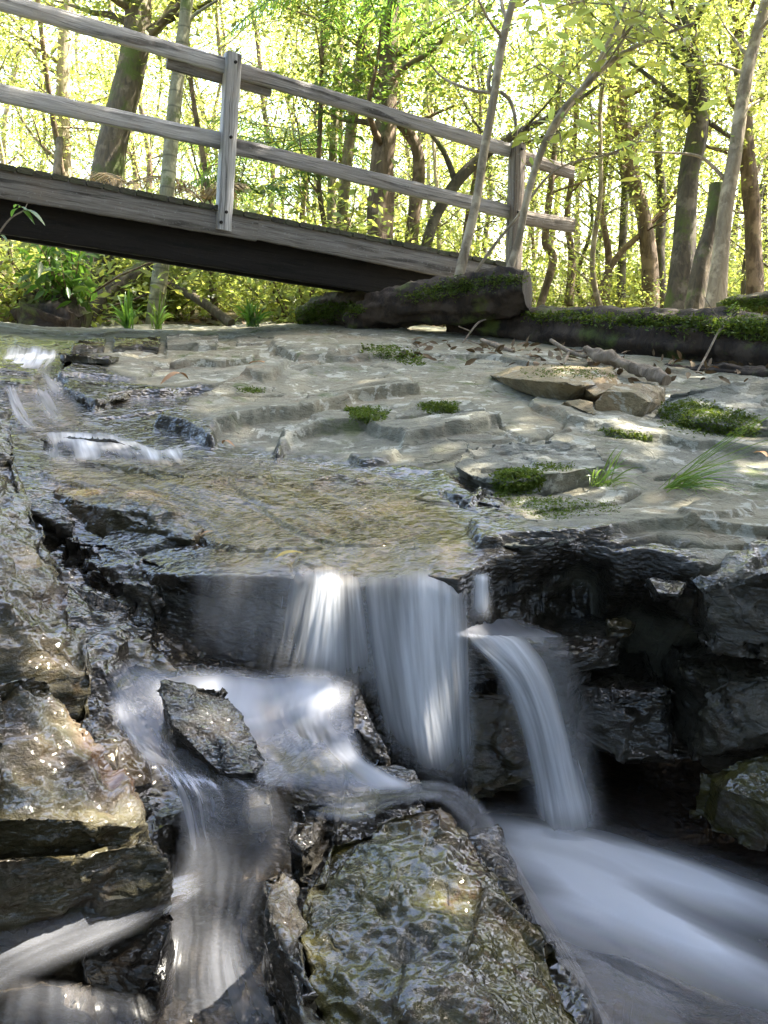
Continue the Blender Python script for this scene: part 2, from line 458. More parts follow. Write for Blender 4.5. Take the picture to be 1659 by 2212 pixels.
def water_material(name, streak=(40, 2.2), body=(.86, .88, .93), gl=.5, clear_tint=(.80, .77, .70), soft=.5, gloss_rough=.12, bump=.3):
    """clear glossy water turning to white aerated water where 'dens' is high; 'fade' thins the sheet's rim"""
    m = N(name)
    uv = m.n('ShaderNodeTexCoord').outputs['UV']
    s1 = m.noise(m.vmul(uv, (streak[0], streak[1], 1)), 1.0, 3, .55, .15)
    s2 = m.noise(m.vmul(uv, (streak[0]*.28, streak[1]*.8, 1)), 1.0, 2, .5, .2)
    st = m.math('ADD', m.math('MULTIPLY', s1, .78), m.math('MULTIPLY', s2, .22))
    st = m.ramp(st, (.32, 0), (.66, 1))
    d = m.attr('dens'); f = m.attr('fade')
    # density: at low dens only the brightest streaks show, at high dens nearly solid
    a = m.math('ADD', m.math('MULTIPLY', st, soft), 1-soft)
    a = m.math('MULTIPLY', a, m.math('MULTIPLY', d, 1.25), clamp=True)
    a = m.math('MULTIPLY', a, f, clamp=True)
    lw = m.n('ShaderNodeFresnel', IOR=1.33)
    nb = m.bump(st, bump, .012)
    m.set(lw, 'Normal', nb)
    gloss = m.n('ShaderNodeBsdfGlossy', Color=(1, 1, 1), Roughness=gloss_rough, Normal=nb)
    tr = m.n('ShaderNodeBsdfTransparent', Color=m.mix(f, (1, 1, 1), clear_tint))
    fr = m.math('MULTIPLY', m.math('ADD', m.math('MULTIPLY', lw.outputs[0], 1.0), .02), m.math('MULTIPLY', f, gl*2, clamp=True), clamp=True)
    clear = m.n('ShaderNodeMixShader', i0=fr); m.set(clear, 1, tr); m.set(clear, 2, gloss)
    df = m.n('ShaderNodeBsdfDiffuse', Color=body); tl = m.n('ShaderNodeBsdfTranslucent', Color=body)
    wh = m.n('ShaderNodeMixShader', i0=.45); m.set(wh, 1, df); m.set(wh, 2, tl)
    mx = m.n('ShaderNodeMixShader', i0=a); m.set(mx, 1, clear); m.set(mx, 2, wh)
    return m.surf(mx)
MAT['fall'] = water_material('falling_water', (34, 1.6), soft=.6, clear_tint=(.96, .96, .98), gl=.01, body=(.93,.95,1.0))
MAT['stream'] = water_material('running_water', (12, 1.6), bump=.08, soft=.4, gl=.02, gloss_rough=.15, clear_tint=(.92, .83, .70), body=(.82, .85, .95))
MAT['silk'] = water_material('silky_water', (26, 1.5), bump=.1, soft=.85, gl=.05, gloss_rough=.2, clear_tint=(.90, .82, .72), body=(.84, .87, .97))
MAT['pool'] = water_material('pool_water', (7, 1.2), soft=.35, gl=.25, gloss_rough=.2, clear_tint=(.78, .64, .50), body=(.86,.90,1.0), bump=.25)
MAT['glassy'] = water_material('glassy_water', (14, 3), soft=.5, gl=.16, gloss_rough=.14, clear_tint=(.85, .8, .74), bump=.35)
def bolt_mat():
    m = N('rusty_bolt'); return m.surf(m.principled(Base_Color=(.03, .025, .022), Roughness=.6, Metallic=.6))
MAT['bolt'] = bolt_mat()
# ================================================================== TERRAIN
def rbf(pts, sm=.12):
    pts = np.array(pts); X = pts[:, :2]; z = pts[:, 2]; n = len(X)
    r = np.sqrt(((X[:, None]-X[None])**2).sum(-1)+sm*sm)
    A = np.zeros((n+3, n+3)); A[:n, :n] = r+np.eye(n)*(-.02); A[:n, n] = 1; A[:n, n+1:] = X; A[n, :n] = 1; A[n+1:, :n] = X.T
    w = np.linalg.solve(A, np.concatenate([z, [0, 0, 0]]))
    def f(x, y):
        sh = np.shape(x); x = np.ravel(x); y = np.ravel(y)
        o = w[n]+w[n+1]*x+w[n+2]*y
        for i in range(n):
            o = o+w[i]*np.sqrt((x-X[i, 0])**2+(y-X[i, 1])**2+sm*sm)
        return o.reshape(sh)
    return f
UP = [(0,715,8.2),(300,712,8.0),(600,706,7.8),(900,716,7.3),(1100,738,6.8),(1300,765,6.3),(1659,805,5.6),
      (20,775,5.9),(100,800,5.2),(300,800,5.5),(560,800,5.6),(830,790,5.8),(1060,800,5.6),(1250,830,5.2),(1500,860,5.0),(1659,880,4.8),
      (60,880,4.6),(200,890,4.6),(450,880,4.7),(700,880,4.7),(950,880,4.65),(1200,920,4.3),(1450,945,4.2),(1659,965,4.1),
      (90,965,4.15),(200,960,4.1),(400,965,4.05),(650,960,4.15),(900,980,3.95),(1150,1000,3.8),(1400,1020,3.7),(1659,1035,3.6),
      (130,1040,3.62),(400,1050,3.5),(700,1080,3.4),(950,1100,3.3),(1100,1105,3.28),(1350,1100,3.3),(1659,1115,3.2),
      (170,1165,3.3),(300,1185,3.2),(500,1180,3.02),(750,1190,2.95),(1000,1190,2.9),(1250,1190,2.85),(1500,1190,2.8),(1659,1190,2.8),
      (220,1230,3.08),(400,1225,2.93),(700,1235,2.82),(1000,1240,2.78),(1300,1240,2.72),(1659,1250,2.68)]
upts = [at(*q) for q in UP]
upts += [(-9, 9.5, 1.5), (-4, 9.5, 1.22), (0, 9.5, 1.16), (4, 9.5, 1.18), (9, 9.0, 1.3), (-9, 4, 1.9), (6, 4, 1.3), (9, 3, 1.6), (5, 1.5, 1.1), (-3.2, 3.6, 1.35), (-5, 6, 1.45), (-3, 7, 1.22)]
zU = rbf(upts)
lo = [atz(600,1560,.36), atz(300,1500,.42), atz(250,1420,.52), atz(820,1560,.38), atz(450,1700,.32), atz(480,1900,.20), atz(480,2080,.12), atz(200,1990,.20), atz(0,2080,.20), atz(0,2212,.14),
      atz(300,2212,.08), atz(560,2212,.06), atz(560,1900,.20), atz(700,1680,.36), atz(-400,1900,.4), atz(-200,2400,.2), (-1, .6, .2), (0, .6, .05), (1, .8, 0), (-2, 1.5, .8), (-1.6, 2.4, .8), (0, 4, .5), (-1, 4, .55), (-1, 3.2, .55)]
zB = rbf(lo)
def surfpt(u, v, fn=None, lift=0.0):
    fn = fn or zU
    r = ray(u, v); D = np.linspace(.8, 10, 1800)
    P = EN[None]+r[None]*D[:, None]
    g = P[:, 2]-fn(P[:, 0], P[:, 1])
    k = np.where(g < 0)[0]
    i = k[0] if len(k) else len(D)-1
    p = P[i].copy(); p[2] += lift
    return p
def sdist(x, y, poly):
    """signed distance, positive inside"""
    poly = np.asarray(poly)[:, :2]; n = len(poly)
    d = np.full(x.shape, 1e9); ins = np.zeros(x.shape, bool)
    for i in range(n):
        ax, ay = poly[i]; bx, by = poly[(i+1) % n]
        ex, ey = bx-ax, by-ay
        t = np.clip(((x-ax)*ex+(y-ay)*ey)/(ex*ex+ey*ey+1e-12), 0, 1)
        d = np.minimum(d, (x-ax-t*ex)**2+(y-ay-t*ey)**2)
        c = ((ay > y) != (by > y)) & (x < (bx-ax)*(y-ay)/((by-ay) if abs(by-ay) > 1e-12 else 1e-12)+ax)
        ins ^= c
    return np.where(ins, 1, -1)*np.sqrt(d)
LIP = [(-900,1120),(60,1120),(150,1170),(200,1215),(330,1240),(520,1243),(700,1243),(765,1264),(900,1262),(1000,1268),(1050,1244),(1089,1224),(1180,1205),(1264,1192),(1330,1208),(1404,1205),(1480,1226),(1515,1234),(1659,1220),(1900,1230),(2700,1180)]
lipw = [surfpt(*q) for q in LIP]
up_poly = [p[:2] for p in lipw]+[np.array([30, 3.]), np.array([30, 40.]), np.array([-30, 40.]), np.array([-30, 3.])]
# pool outline (plan): everything right of the basin edge
pool_edge = [atz(880,1440,.1), atz(800,1560,.3), atz(900,1680,.3), atz(990,1740,.3), atz(1090,1860,.15), atz(1200,2030,.1), atz(1320,2230,.1)]
pool_poly = [p[:2] for p in pool_edge]+[np.array([.9, .6]), np.array([8, .5]), np.array([8, 3.6]), np.array([.1, 3.6])]
# dark wet shelves inside the recess
sh1 = [atz(u, v, .52)[:2] for u, v in [(930,1372),(1040,1392),(1150,1400),(1240,1408),(1300,1392),(1380,1350),(1600,1300),(1600,1180),(900,1200)]]
sh2 = [atz(u, v, .36)[:2] for u, v in [(960,1480),(1080,1490),(1170,1520),(1250,1510),(1300,1475),(1480,1440),(1700,1420),(1700,1280),(960,1330)]]
LED = []   # ledges on the shelf: polygon (px), height, fade distance
def ledge(h, fade, pts): LED.append((np.array([surfpt(*q)[:2] for q in pts]), h*1.15, fade))
ledge(.035, 1.4, [(130,842),(200,892),(280,858),(400,845),(520,838),(570,846),(660,800),(800,770),(700,745),(300,750),(150,790)])
ledge(.055, .7, [(455,962),(470,938),(560,915),(640,905),(690,898),(760,870),(900,850),(850,800),(600,810),(420,870),(330,930)])
ledge(.045, .7, [(590,992),(640,955),(700,940),(780,935),(870,966),(960,955),(1100,930),(1000,890),(800,895),(690,915),(600,950)])
ledge(.025, .6, [(740,985),(800,975),(862,968),(880,985),(840,1000),(770,1002)])
ledge(.03, .9, [(1120,880),(1200,920),(1330,960),(1440,975),(1659,985),(1800,990),(1800,880),(1500,860),(1200,850)])
ledge(.03, .8, [(1020,1148),(1040,1195),(1150,1198),(1250,1180),(1330,1170),(1420,1150),(1659,1165),(1900,1170),(1900,1080),(1300,1060),(1080,1120)])
ledge(.02, .5, [(640,1045),(720,1030),(860,1045),(1010,1105),(1040,1080),(960,1010),(800,1010),(700,1010)])
ledge(.03, .8, [(560,755),(600,775),(640,792),(760,790),(900,770),(900,735),(640,735)])
ledge(.02, .4, [(1450,1140),(1478,1155),(1550,1150),(1659,1120),(1659,1090),(1500,1110)])

CRACK = [np.array([surfpt(*q)[:2] for q in c]) for c in [[(570,752),(600,775),(645,794)], [(1085,1196),(1180,1186),(1260,1176),(1330,1182),(1430,1166)], [(1240,1118),(1330,1098),(1400,1068)],
    [(860,922),(960,908),(1060,925),(1110,948)], [(700,1062),(800,1046),(900,1058),(1010,1100)], [(700,860),(820,842),(950,850)], [(1420,1040),(1540,1030),(1659,1050)], [(230,905),(330,890),(470,872),(600,866)], [(1430,1166),(1560,1185),(1700,1170)], [(640,820),(720,800),(830,812)], [(1130,965),(1250,940),(1330,960)]]]
def sd_line(x, y, L):
    d = np.full(x.shape, 1e9)
    for (ax, ay), (bx, by) in zip(L[:-1], L[1:]):
        ex, ey = bx-ax, by-ay
        t = np.clip(((x-ax)*ex+(y-ay)*ey)/(ex*ex+ey*ey+1e-12), 0, 1)
        d = np.minimum(d, (x-ax-t*ex)**2+(y-ay-t*ey)**2)
    return np.sqrt(d)
def shelf_detail(x, y, z0):
    """bedding steps, joints and small relief on the open rock"""
    P = np.stack([x, y, 0*x], -1)
    w1 = fbm(P*1.1+3, 3); w2 = fbm(P*1.1+9, 3)
    Q = np.stack([(x*.8-y*.25)*1.15+w1*.9, (y*.9+x*.25)*1.7+w2*.9, 0*x], -1)
    f1, f2, val = cells(Q, 2)
    edge = sstep(0, .06, f2-f1)
    msk = sstep(-.12, .18, fbm(P*.7+5, 2))
    d = val*.036*(.35+.65*msk)
    Q2 = np.stack([(x*.8-y*.2)*3.4+w2, (y*.9+x*.2)*5.5+w1, 0*x], -1)
    g1, g2, v2 = cells(Q2, 2)
    msk2 = sstep(.0, .25, fbm(P*1.6+21, 2))
    d = d+v2*.013*msk2
    d = d-(1-edge)*.010*msk
    d = d+fbm(P*1.1+40, 3)*.045+fbm(P*9, 4)*.0045+np.maximum(ridged(P*[3, 6, 1]+2, 3)-.6, 0)*.015
    return d
def terrain(x, y):
    x = np.asarray(x, float); y = np.asarray(y, float)
    P = np.stack([x, y, 0*x], -1)
    zu = zU(x, y)
    zu = zu+shelf_detail(x, y, zu)*sstep(30, 9, y)
    for poly, h, fade in LED:
        s = sdist(x, y, poly)+fbm(P*4+h*100, 4)*.09
        zu = zu+h*sstep(0, .03, s)*np.exp(-np.maximum(s, 0)/fade*1.6)
    wob = fbm(P*6+70, 4)*.05
    for c in CRACK: zu = zu-.028*np.exp(-(np.maximum(sd_line(x+wob, y+wob, c), 0)/.012)**2)
    jag = fbm(P*4+11, 4)*.05+fbm(P*14+2, 3)*.015
    zb = zB(x, y)+fbm(P*5+7, 4)*.07
    f1, f2, v3 = cells(P*[5, 5, 1]+3, 2)
    zb = zb+v3*.05
    sp = sdist(x, y, pool_poly)+jag
    zp = -.03+fbm(P*3+1, 3)*.06+cells(P*4+9, 2)[2]*.05+.08*sstep(.9, 1.5, x)*sstep(2.0, 2.6, y)
    zb = zb+(zp-zb)*sstep(-.05, .05, sp)
    s1 = sdist(x, y, sh1)+jag*.6; s2 = sdist(x, y, sh2)+jag*.6
    zb = np.maximum(zb, zb+(.35+fbm(P*6, 3)*.03-zb)*sstep(0, .03, s2))
    zb = np.maximum(zb, zb+(.50+fbm(P*6+5, 3)*.03-zb)*sstep(0, .03, s1))
    su = sdist(x, y, up_poly)+jag*.5
    m = sstep(-.045, .045, su)
    # lip is slightly rounded
    zu = zu-.02*np.exp(-np.maximum(su, 0)/.05)
    return zb+(zu-zb)*m, m, su

def fan(thetas, rs):
    T, R = np.meshgrid(thetas, rs)
    return R*np.sin(T), R*np.cos(T)
th = np.concatenate([np.linspace(rad(-80), rad(-25), 60)[:-1], np.linspace(rad(-25), rad(25), 720), np.linspace(rad(25), rad(80), 60)[1:]])
q1 = np.geomspace(.55, 2.3, 150)[:-1]; q2 = np.geomspace(2.3, 3.35, 330)[:-1]; q3 = np.geomspace(3.35, 10.0, 400)
rs = np.concatenate([q1, q2, q3])
GX, GY = fan(th, rs)
shp = GX.shape
gz, gm, gs = terrain(GX.ravel(), GY.ravel())
x, y = GX.ravel().copy(), GY.ravel().copy()
# undercut: the face below the lip is folded back under the shelf
ov = .03+.20*sstep(.35, .8, x)*sstep(2.6, 1.2, x)
fold = 4*gm*(1-gm)
rr = np.hypot(x, y)
y0 = y.copy()
k = (ov*sstep(1.0, .0, gm)*sstep(.0, .25, gm))/rr*1.0
P3 = np.stack([x, y, gz], -1)
face = fold*1.0
nz = fbm(P3*[5, 5, 9], 4)*.05+cells(P3*[5, 5, 8], 3)[2]*.06
y = y+(ov*sstep(.95, .5, gm)*sstep(.0, .12, gm)+np.abs(nz)*face)
V = np.stack([x, y, gz], -1)
# wetness: low rock, the stream strip, the left part
chan = [surfpt(u, v)[:2] for u, v in [(-40,730),(140,745),(190,800),(300,850),(420,845),(350,900),(420,960),(620,985),(760,1005),(960,1030),(1030,1100),(1060,1180),(1120,1205),(1300,1185),(1420,1200),(1659,1330),(100,1400),(-300,1100),(-200,800)]]
wet = np.maximum(sstep(-.28, .10, sdist(x, y, chan))*.95, 1-gm)
me = mesh_np('creek_bed', V, grid_faces(*shp), MAT['bed'], True, None, {'wet': wet})
tag(link('creek_bed', me), kind='structure')

# forest floor: one sheet to the horizon, rises gently behind the creek
def floor_z(x, y):
    r = np.hypot(x, y)
    P = np.stack([x, y, 0*x], -1)
    z = 1.13+.02*np.maximum(y-10, 0)*sstep(200, 12, y)+fbm(P*.35, 4)*.35*sstep(9, 14, r)+fbm(P*2, 3)*.05*sstep(8.5, 10, r)
    z = z+sstep(2.0, 9, -x)*.9*sstep(30, 6, y)+sstep(4, 10, x)*.35
    z = np.where(r < 9.5, np.minimum(z, -1+2.08*sstep(7, 9.5, r)), z)
    return z
tf = np.linspace(0, 2*math.pi, 181)
rf = np.concatenate([np.geomspace(3, 60, 120), np.geomspace(66, 400, 14)])
FX, FY = fan(tf, rf)
side = (np.abs(FX) > 0)
FZ = floor_z(FX.ravel(), FY.ravel())
tag(link('forest_floor', mesh_np('forest_floor', np.stack([FX.ravel(), FY.ravel(), FZ], -1), grid_faces(*FX.shape), MAT['floor'])), kind='structure')

# ================================================================== ROCKS
def hull_piece(bm, pts):
    b = bmesh.new()
    for p in pts: b.verts.new(V3(p))
    r = bmesh.ops.convex_hull(b, input=b.verts)
    junk = [e for e in r['geom_interior'] if isinstance(e, bmesh.types.BMVert)]
    if junk: bmesh.ops.delete(b, geom=junk, context='VERTS')
    bmesh.ops.recalc_face_normals(b, faces=b.faces)
    me = bpy.data.meshes.new('tmp'); b.to_mesh(me); b.free()
    bm.from_mesh(me); bpy.data.meshes.remove(me)
def rock(name, pieces, mat, label, cat='rock', vox=.012, amp=.03, fac=.03, fs=5.0, seed=0, group=None, smooth=2, fine=.003, rid=.0):
    bm = bmesh.new()
    for p in pieces: hull_piece(bm, p)
    me = bpy.data.meshes.new('tmp'); bm.to_mesh(me); bm.free()
    o = bpy.data.objects.new('tmp', me); COL.objects.link(o)
    md = o.modifiers.new('r', 'REMESH'); md.mode = 'VOXEL'; md.voxel_size = vox
    if smooth:
        sm = o.modifiers.new('s', 'SMOOTH'); sm.iterations = smooth; sm.factor = .5
    dg = bpy.context.evaluated_depsgraph_get()
    ev = o.evaluated_get(dg); m2 = ev.to_mesh()
    n = len(m2.vertices)
    V = np.zeros(n*3, np.float32); m2.vertices.foreach_get('co', V); V = V.reshape(-1, 3).astype(float)
    Nn = np.zeros(n*3, np.float32); m2.vertices.foreach_get('normal', Nn); Nn = Nn.reshape(-1, 3)
    F = np.array([p.vertices[:] for p in m2.polygons if len(p.vertices) == 4], dtype=np.int32)
    ev.to_mesh_clear()
    bpy.data.objects.remove(o); bpy.data.meshes.remove(me)
    S = V+seed*3.1
    w = np.stack([fbm(S*2+1, 2), fbm(S*2+5, 2), fbm(S*2+9, 2)], -1)
    f1, f2, val = cells((S+w*.12)*fs*[1, 1, 1.5], 3)
    g1, g2, va2 = cells((S+w*.05)*fs*3.1*[1, 1, 1.6], 3)
    d = fbm(S*3.2, 4)*amp*.7+val*fac*.6+va2*fac*.22-(1-sstep(0, .05, f2-f1))*fac*.2*sstep(0,.3,fbm(S*2.2+7,2))+fbm(S*26, 3)*fine*1.5+(ridged(S*[7, 7, 13], 3)-.5)*rid-(amp+fac)*.4
    V = V+Nn*d[:, None]
    V, l = rebase(V)
    ob = link(name, mesh_np(name, V, F, mat), None, l)
    tag(ob, label, cat, group)
    return ob
def sr(*q):
    """points seen at (u, v) standing h above the shelf"""
    return [surfpt(u, v, lambda x, y, h=h: zU(x, y)+(h*.72 if h > 0 else h)) for u, v, h in q]
def pts(*q): return [at(*a) for a in q]
def down(P, dz, back=0.0): return [p+np.array([0, back, -dz]) for p in P]

# ---- rocks of the upper step, left of the fall
a = pts((104,1052,3.50),(200,1056,3.48),(300,1060,3.42),(372,1092,3.30),(428,1152,3.12),(470,1120,3.3),(330,1035,3.62),(130,1030,3.65))
b = pts((118,1160,3.42),(260,1166,3.30),(420,1166,3.10))
rock('ledge_rock', [a+b+down(a, .25, .05)], MAT['wetgrey'], 'flat brown ledge rock with a dark upright face under the left of the upper pool', vox=.010, fac=.025, amp=.02, seed=1, fs=6)
a = pts((148,1150,3.28),(215,1158,3.22),(300,1190,3.12),(400,1222,2.98),(330,1252,2.92),(215,1235,3.0))
b = pts((190,1290,2.98),(235,1400,2.9),(330,1400,2.85))
rock('step_rock', [a+b+down(a, .35, .05), pts((140,1140,3.3),(190,1150,3.2),(215,1185,3.12),(170,1200,3.15),(180,1240,3.1),(230,1260,3.05),(150,1280,3.2))], MAT['wet'], 'black wet stepped rock left of the waterfall, below the brown ledge rock', vox=.010, fac=.06, amp=.04, seed=2, fs=7)
a = pts((325,1250,2.94),(400,1238,2.93),(560,1242,2.90),(745,1250,2.87),(780,1272,2.84),(1010,1276,2.84))
b = pts((330,1400,2.90),(480,1462,2.84),(640,1480,2.80),(770,1480,2.78),(980,1500,2.80))
rock('fall_face_rock', [a+b+down(a, .05, .5)+down(b, .2, .5)], MAT['wet'], 'dark wet rock face behind the thin left veil of the waterfall', vox=.012, fac=.03, amp=.025, seed=3, fs=5)
rock('plunge_rock', [pts((222,1370,2.75),(290,1365,2.8),(350,1395,2.75),(400,1440,2.68),(300,1430,2.6),(228,1420,2.62),(230,1480,2.6),(400,1480,2.65))], MAT['wetgrey'], 'low rounded grey rock in the left corner of the plunge basin', fac=.03, seed=4)
# ---- wedge rock in the stream
a = pts((332,1478,2.25),(350,1466,2.30),(372,1466,2.30),(482,1476,2.38),(520,1520,2.36),(588,1632,2.19),(565,1672,2.10),(470,1672,2.09),(422,1640,2.14),(360,1560,2.17))
rock('wedge_rock', [a+down(a, .20, .04)], MAT['glaze'], 'wet wedge-shaped rock with a sharp raised tip standing in the middle of the stream', vox=.007, amp=.012, fac=.022, fs=9, seed=5, smooth=1)
rock('stream_rock', (lambda a: [a+down(a, .08, .0)])(pts((510,1690,2.09),(560,1675,2.12),(600,1690,2.11),(595,1735,2.05),(530,1745,2.04))), MAT['wetgrey'], 'small grey rock awash just below the wedge-shaped rock', vox=.007, fac=.02, amp=.025, fs=9, seed=6)
# ---- left bank boulders
a = pts((-40,828,3.45),(8,830,3.40),(34,900,3.15),(62,975,2.95),(108,1085,2.72),(150,1190,2.55),(185,1290,2.42),(235,1450,2.22))
b = pts((-60,1500,2.05),(-300,1400,2.05),(-500,1100,2.2),(-500,900,3.0),(-300,810,3.7),(-40,1200,2.25),(60,1300,2.2))
c = pts((222,1500,2.22),(200,1510,2.2),(150,1400,2.2))
rock('bank_rock', [a+b+c+down(a, .5, .0)+down(b, .4, 0)], MAT['wetgrey'], 'long wet grey bank rock running up the left edge beside the upper stream', vox=.016, amp=.05, fac=.07, fs=3.2, seed=7, rid=.02)
a = pts((-60,1440,1.90),(60,1425,1.95),(112,1432,1.98),(160,1480,1.98),(215,1560,1.97),(260,1620,1.95),(330,1722,1.90),(352,1765,1.86),(300,1790,1.78),(150,1770,1.70),(-60,1775,1.64))
rock('bank_boulder', [a+down(a, .10, .03)+down(a, .28, .06)], MAT['wetgrey'], 'big wet bank boulder with orange rust stains above the dark crack at lower left', vox=.012, amp=.035, fac=.045, fs=4.2, seed=8, rid=.02)
a = pts((-60,1850,1.66),(120,1850,1.70),(250,1815,1.76),(330,1790,1.82),(374,1812,1.84),(385,1850,1.82),(330,1900,1.79),(230,1918,1.77),(90,1940,1.76),(-60,1965,1.74))
rock('lower_boulder', [a+down(a, .30, .04)], MAT['wetgrey'], 'brown wet boulder below the dark crack at lower left', vox=.010, amp=.03, fac=.03, fs=5, seed=9, rid=.02)
# ---- bottom left block under the branch stream
a = pts((165,1990,1.82),(260,1960,1.86),(370,1935,1.88),(385,1980,1.82),(350,2100,1.74),(290,2175,1.72),(150,2150,1.74),(140,2050,1.78))
rock('submerged_block', [a+down(a, .2, .03)], MAT['wet'], 'brown block of rock under the water at the bottom left', vox=.010, fac=.03, seed=10)
a = pts((-60,2110,1.72),(90,2090,1.75),(190,2130,1.72),(290,2190,1.76),(300,2260,1.74),(-60,2300,1.70))
rock('corner_rock', [a+down(a, .2, .03)], MAT['wet'], 'dark streaked rock in the bottom left corner', vox=.010, fac=.03, seed=11)
# ---- foreground rock
a = pts((690,1812,1.97),(760,1772,2.02),(870,1735,2.06),(955,1728,2.08),(1000,1780,2.02),(1065,1850,1.95),(1145,1960,1.86),(1200,2050,1.78),(1255,2130,1.72),(1320,2240,1.62),(1370,2340,1.54),(1000,2400,1.44),(720,2370,1.44),(720,2212,1.55),(680,2110,1.62),(615,1990,1.72),(645,1900,1.84),(850,1960,1.71),(1000,2060,1.60),(880,2180,1.50),(1080,2200,1.52),(760,1950,1.74))
r2 = pts((1090,2010,1.84),(1170,1985,1.86),(1222,2042,1.80),(1190,2075,1.745),(1110,2075,1.745))
r3 = pts((695,1815,1.99),(780,1775,2.03),(850,1760,2.04),(950,1735,2.06),(960,1790,1.96),(900,1860,1.87),(790,1900,1.83),(720,1860,1.9))
mid = down(a, .16, .0)
rock('foreground_rock', [a+down(a, .10, .03)+[p+np.array([.05, 0, -.30]) for p in a], [q-np.array([0,0,-.012]) for q in r2]+down(r2, .06), [p+np.array([0, 0, .012]) for p in r3]+down(r3, .08)], MAT['wetgreen'], 'large green and rust stained foreground rock with water sliding down its right edge', vox=.008, amp=.03, fac=.04, fs=4.2, seed=12, rid=.02)
a = pts((560,1880,1.80),(610,1860,1.84),(645,1900,1.82),(640,1980,1.72),(690,2100,1.56),(720,2200,1.46),(690,2290,1.36),(620,2150,1.52),(560,1990,1.68))
rock('crevice_rock', [a+down(a, .2, .03)], MAT['wet'], 'black broken rock in the crevice left of the foreground rock', vox=.008, amp=.02, fac=.03, fs=7, seed=13, rid=.012)
rock('neck_rock', (lambda a: [a+down(a, .12, .0)])(pts((612,1722,2.09),(660,1705,2.12),(740,1712,2.12),(705,1800,2.0),(655,1840,1.95),(605,1800,1.97))), MAT['wet'], 'brown rock awash where the stream splits above the foreground rock', vox=.008, fac=.035, amp=.035, fs=7, seed=14)
# ---- rocks beside the strong fall
rock('basin_rock', [pts((745,1470,2.58),(775,1475,2.6),(820,1540,2.5),(856,1610,2.42),(870,1660,2.38),(800,1650,2.36),(760,1560,2.45),(850,1720,2.35),(740,1600,2.45))], MAT['wet'], 'dark wet rock rib left of the strong white fall', vox=.009, amp=.03, fac=.04, fs=8, seed=15)
rock('splash_rock', [(lambda a: [*a, *down(a, .08, .02)])(pts((800,1652,2.30),(850,1642,2.34),(905,1660,2.32),(925,1688,2.28),(880,1700,2.24),(810,1700,2.22)))], MAT['wet'], 'small black rock at the foot of the strong white fall', vox=.007, amp=.014, fac=.016, fs=8, seed=16)
# ---- right wall
a = pts((1498,1262,2.60),(1560,1240,2.58),(1659,1228,2.52),(1850,1225,2.45),(1510,1430,2.62),(1659,1440,2.56),(1850,1440,2.5))
rock('wall_rock', [a+down(a, .0, .5)], MAT['wall'], 'mottled brown upper wall rock at the right edge, under the pale shelf', vox=.012, amp=.04, fac=.06, fs=6, seed=17, rid=.02)
a = pts((1500,1470,2.66),(1659,1440,2.58),(1850,1450,2.5),(1545,1640,2.62),(1659,1592,2.52),(1850,1600,2.45),(1480,1660,2.72),(1560,1700,2.75),(1700,1690,2.68))
rock('lower_wall_rock', [a+down(a, .0, .5)], MAT['wall'], 'rounded brown wall rock at the right edge, just above the pool', vox=.012, amp=.04, fac=.06, fs=6, seed=18, rid=.01)
a = pts((1250,1500,2.74),(1340,1480,2.72),(1480,1478,2.72),(1220,1620,2.76),(1350,1668,2.72),(1480,1668,2.72))
rock('black_wall_rock', [a+down(a, .0, .5)], MAT['wet'], 'black wet rock wall between the right-hand fall and the brown wall rocks', vox=.012, amp=.03, fac=.06, fs=5, seed=19)
a = pts((960,1395,2.80),(1240,1412,2.74),(1360,1356,2.84),(960,1500,2.80),(1240,1480,2.78),(1360,1450,2.82))
rock('shelf_rock', [a+down(a, .0, .4)], MAT['wet'], 'flat dark rock shelf that carries water to the right-hand fall', vox=.012, amp=.02, fac=.03, fs=5, seed=20)
a = pts((1300,1325,2.86),(1350,1318,2.9),(1390,1335,2.86),(1370,1355,2.8),(1310,1352,2.8))
rock('recess_rock', [a+down(a, .06, .02)], MAT['wetgrey'], 'small grey rock lying in the black recess under the shelf', vox=.008, fac=.02, seed=21)
a = pts((1390,1238,2.74),(1440,1232,2.8),(1500,1250,2.72),(1480,1290,2.66),(1420,1285,2.68))
rock('recess_ledge_rock', [a+down(a, .05, .05)], MAT['wet'], 'wet glinting ledge stone tucked under the lip of the shelf at right', vox=.008, fac=.02, seed=22)
a = pts((1500,1660,2.62),(1659,1600,2.50),(1850,1590,2.4),(1850,1740,2.3),(1659,1740,2.38),(1540,1700,2.5))
rock('poolside_rock', [a+down(a, .15, .02)], MAT['wetgreen'], 'low wet green stained rock at the right edge of the lower pool', vox=.010, fac=.03, seed=23)
a = pts((985,1480,2.80),(1240,1490,2.80),(1230,1700,2.74),(1000,1760,2.70))
rock('fall_back_rock', [a+down(a, 0, .3)], MAT['wetgrey'], 'shadowy rock face behind the arc of the right-hand fall', vox=.012, amp=.03, fac=.04, fs=4, seed=24)
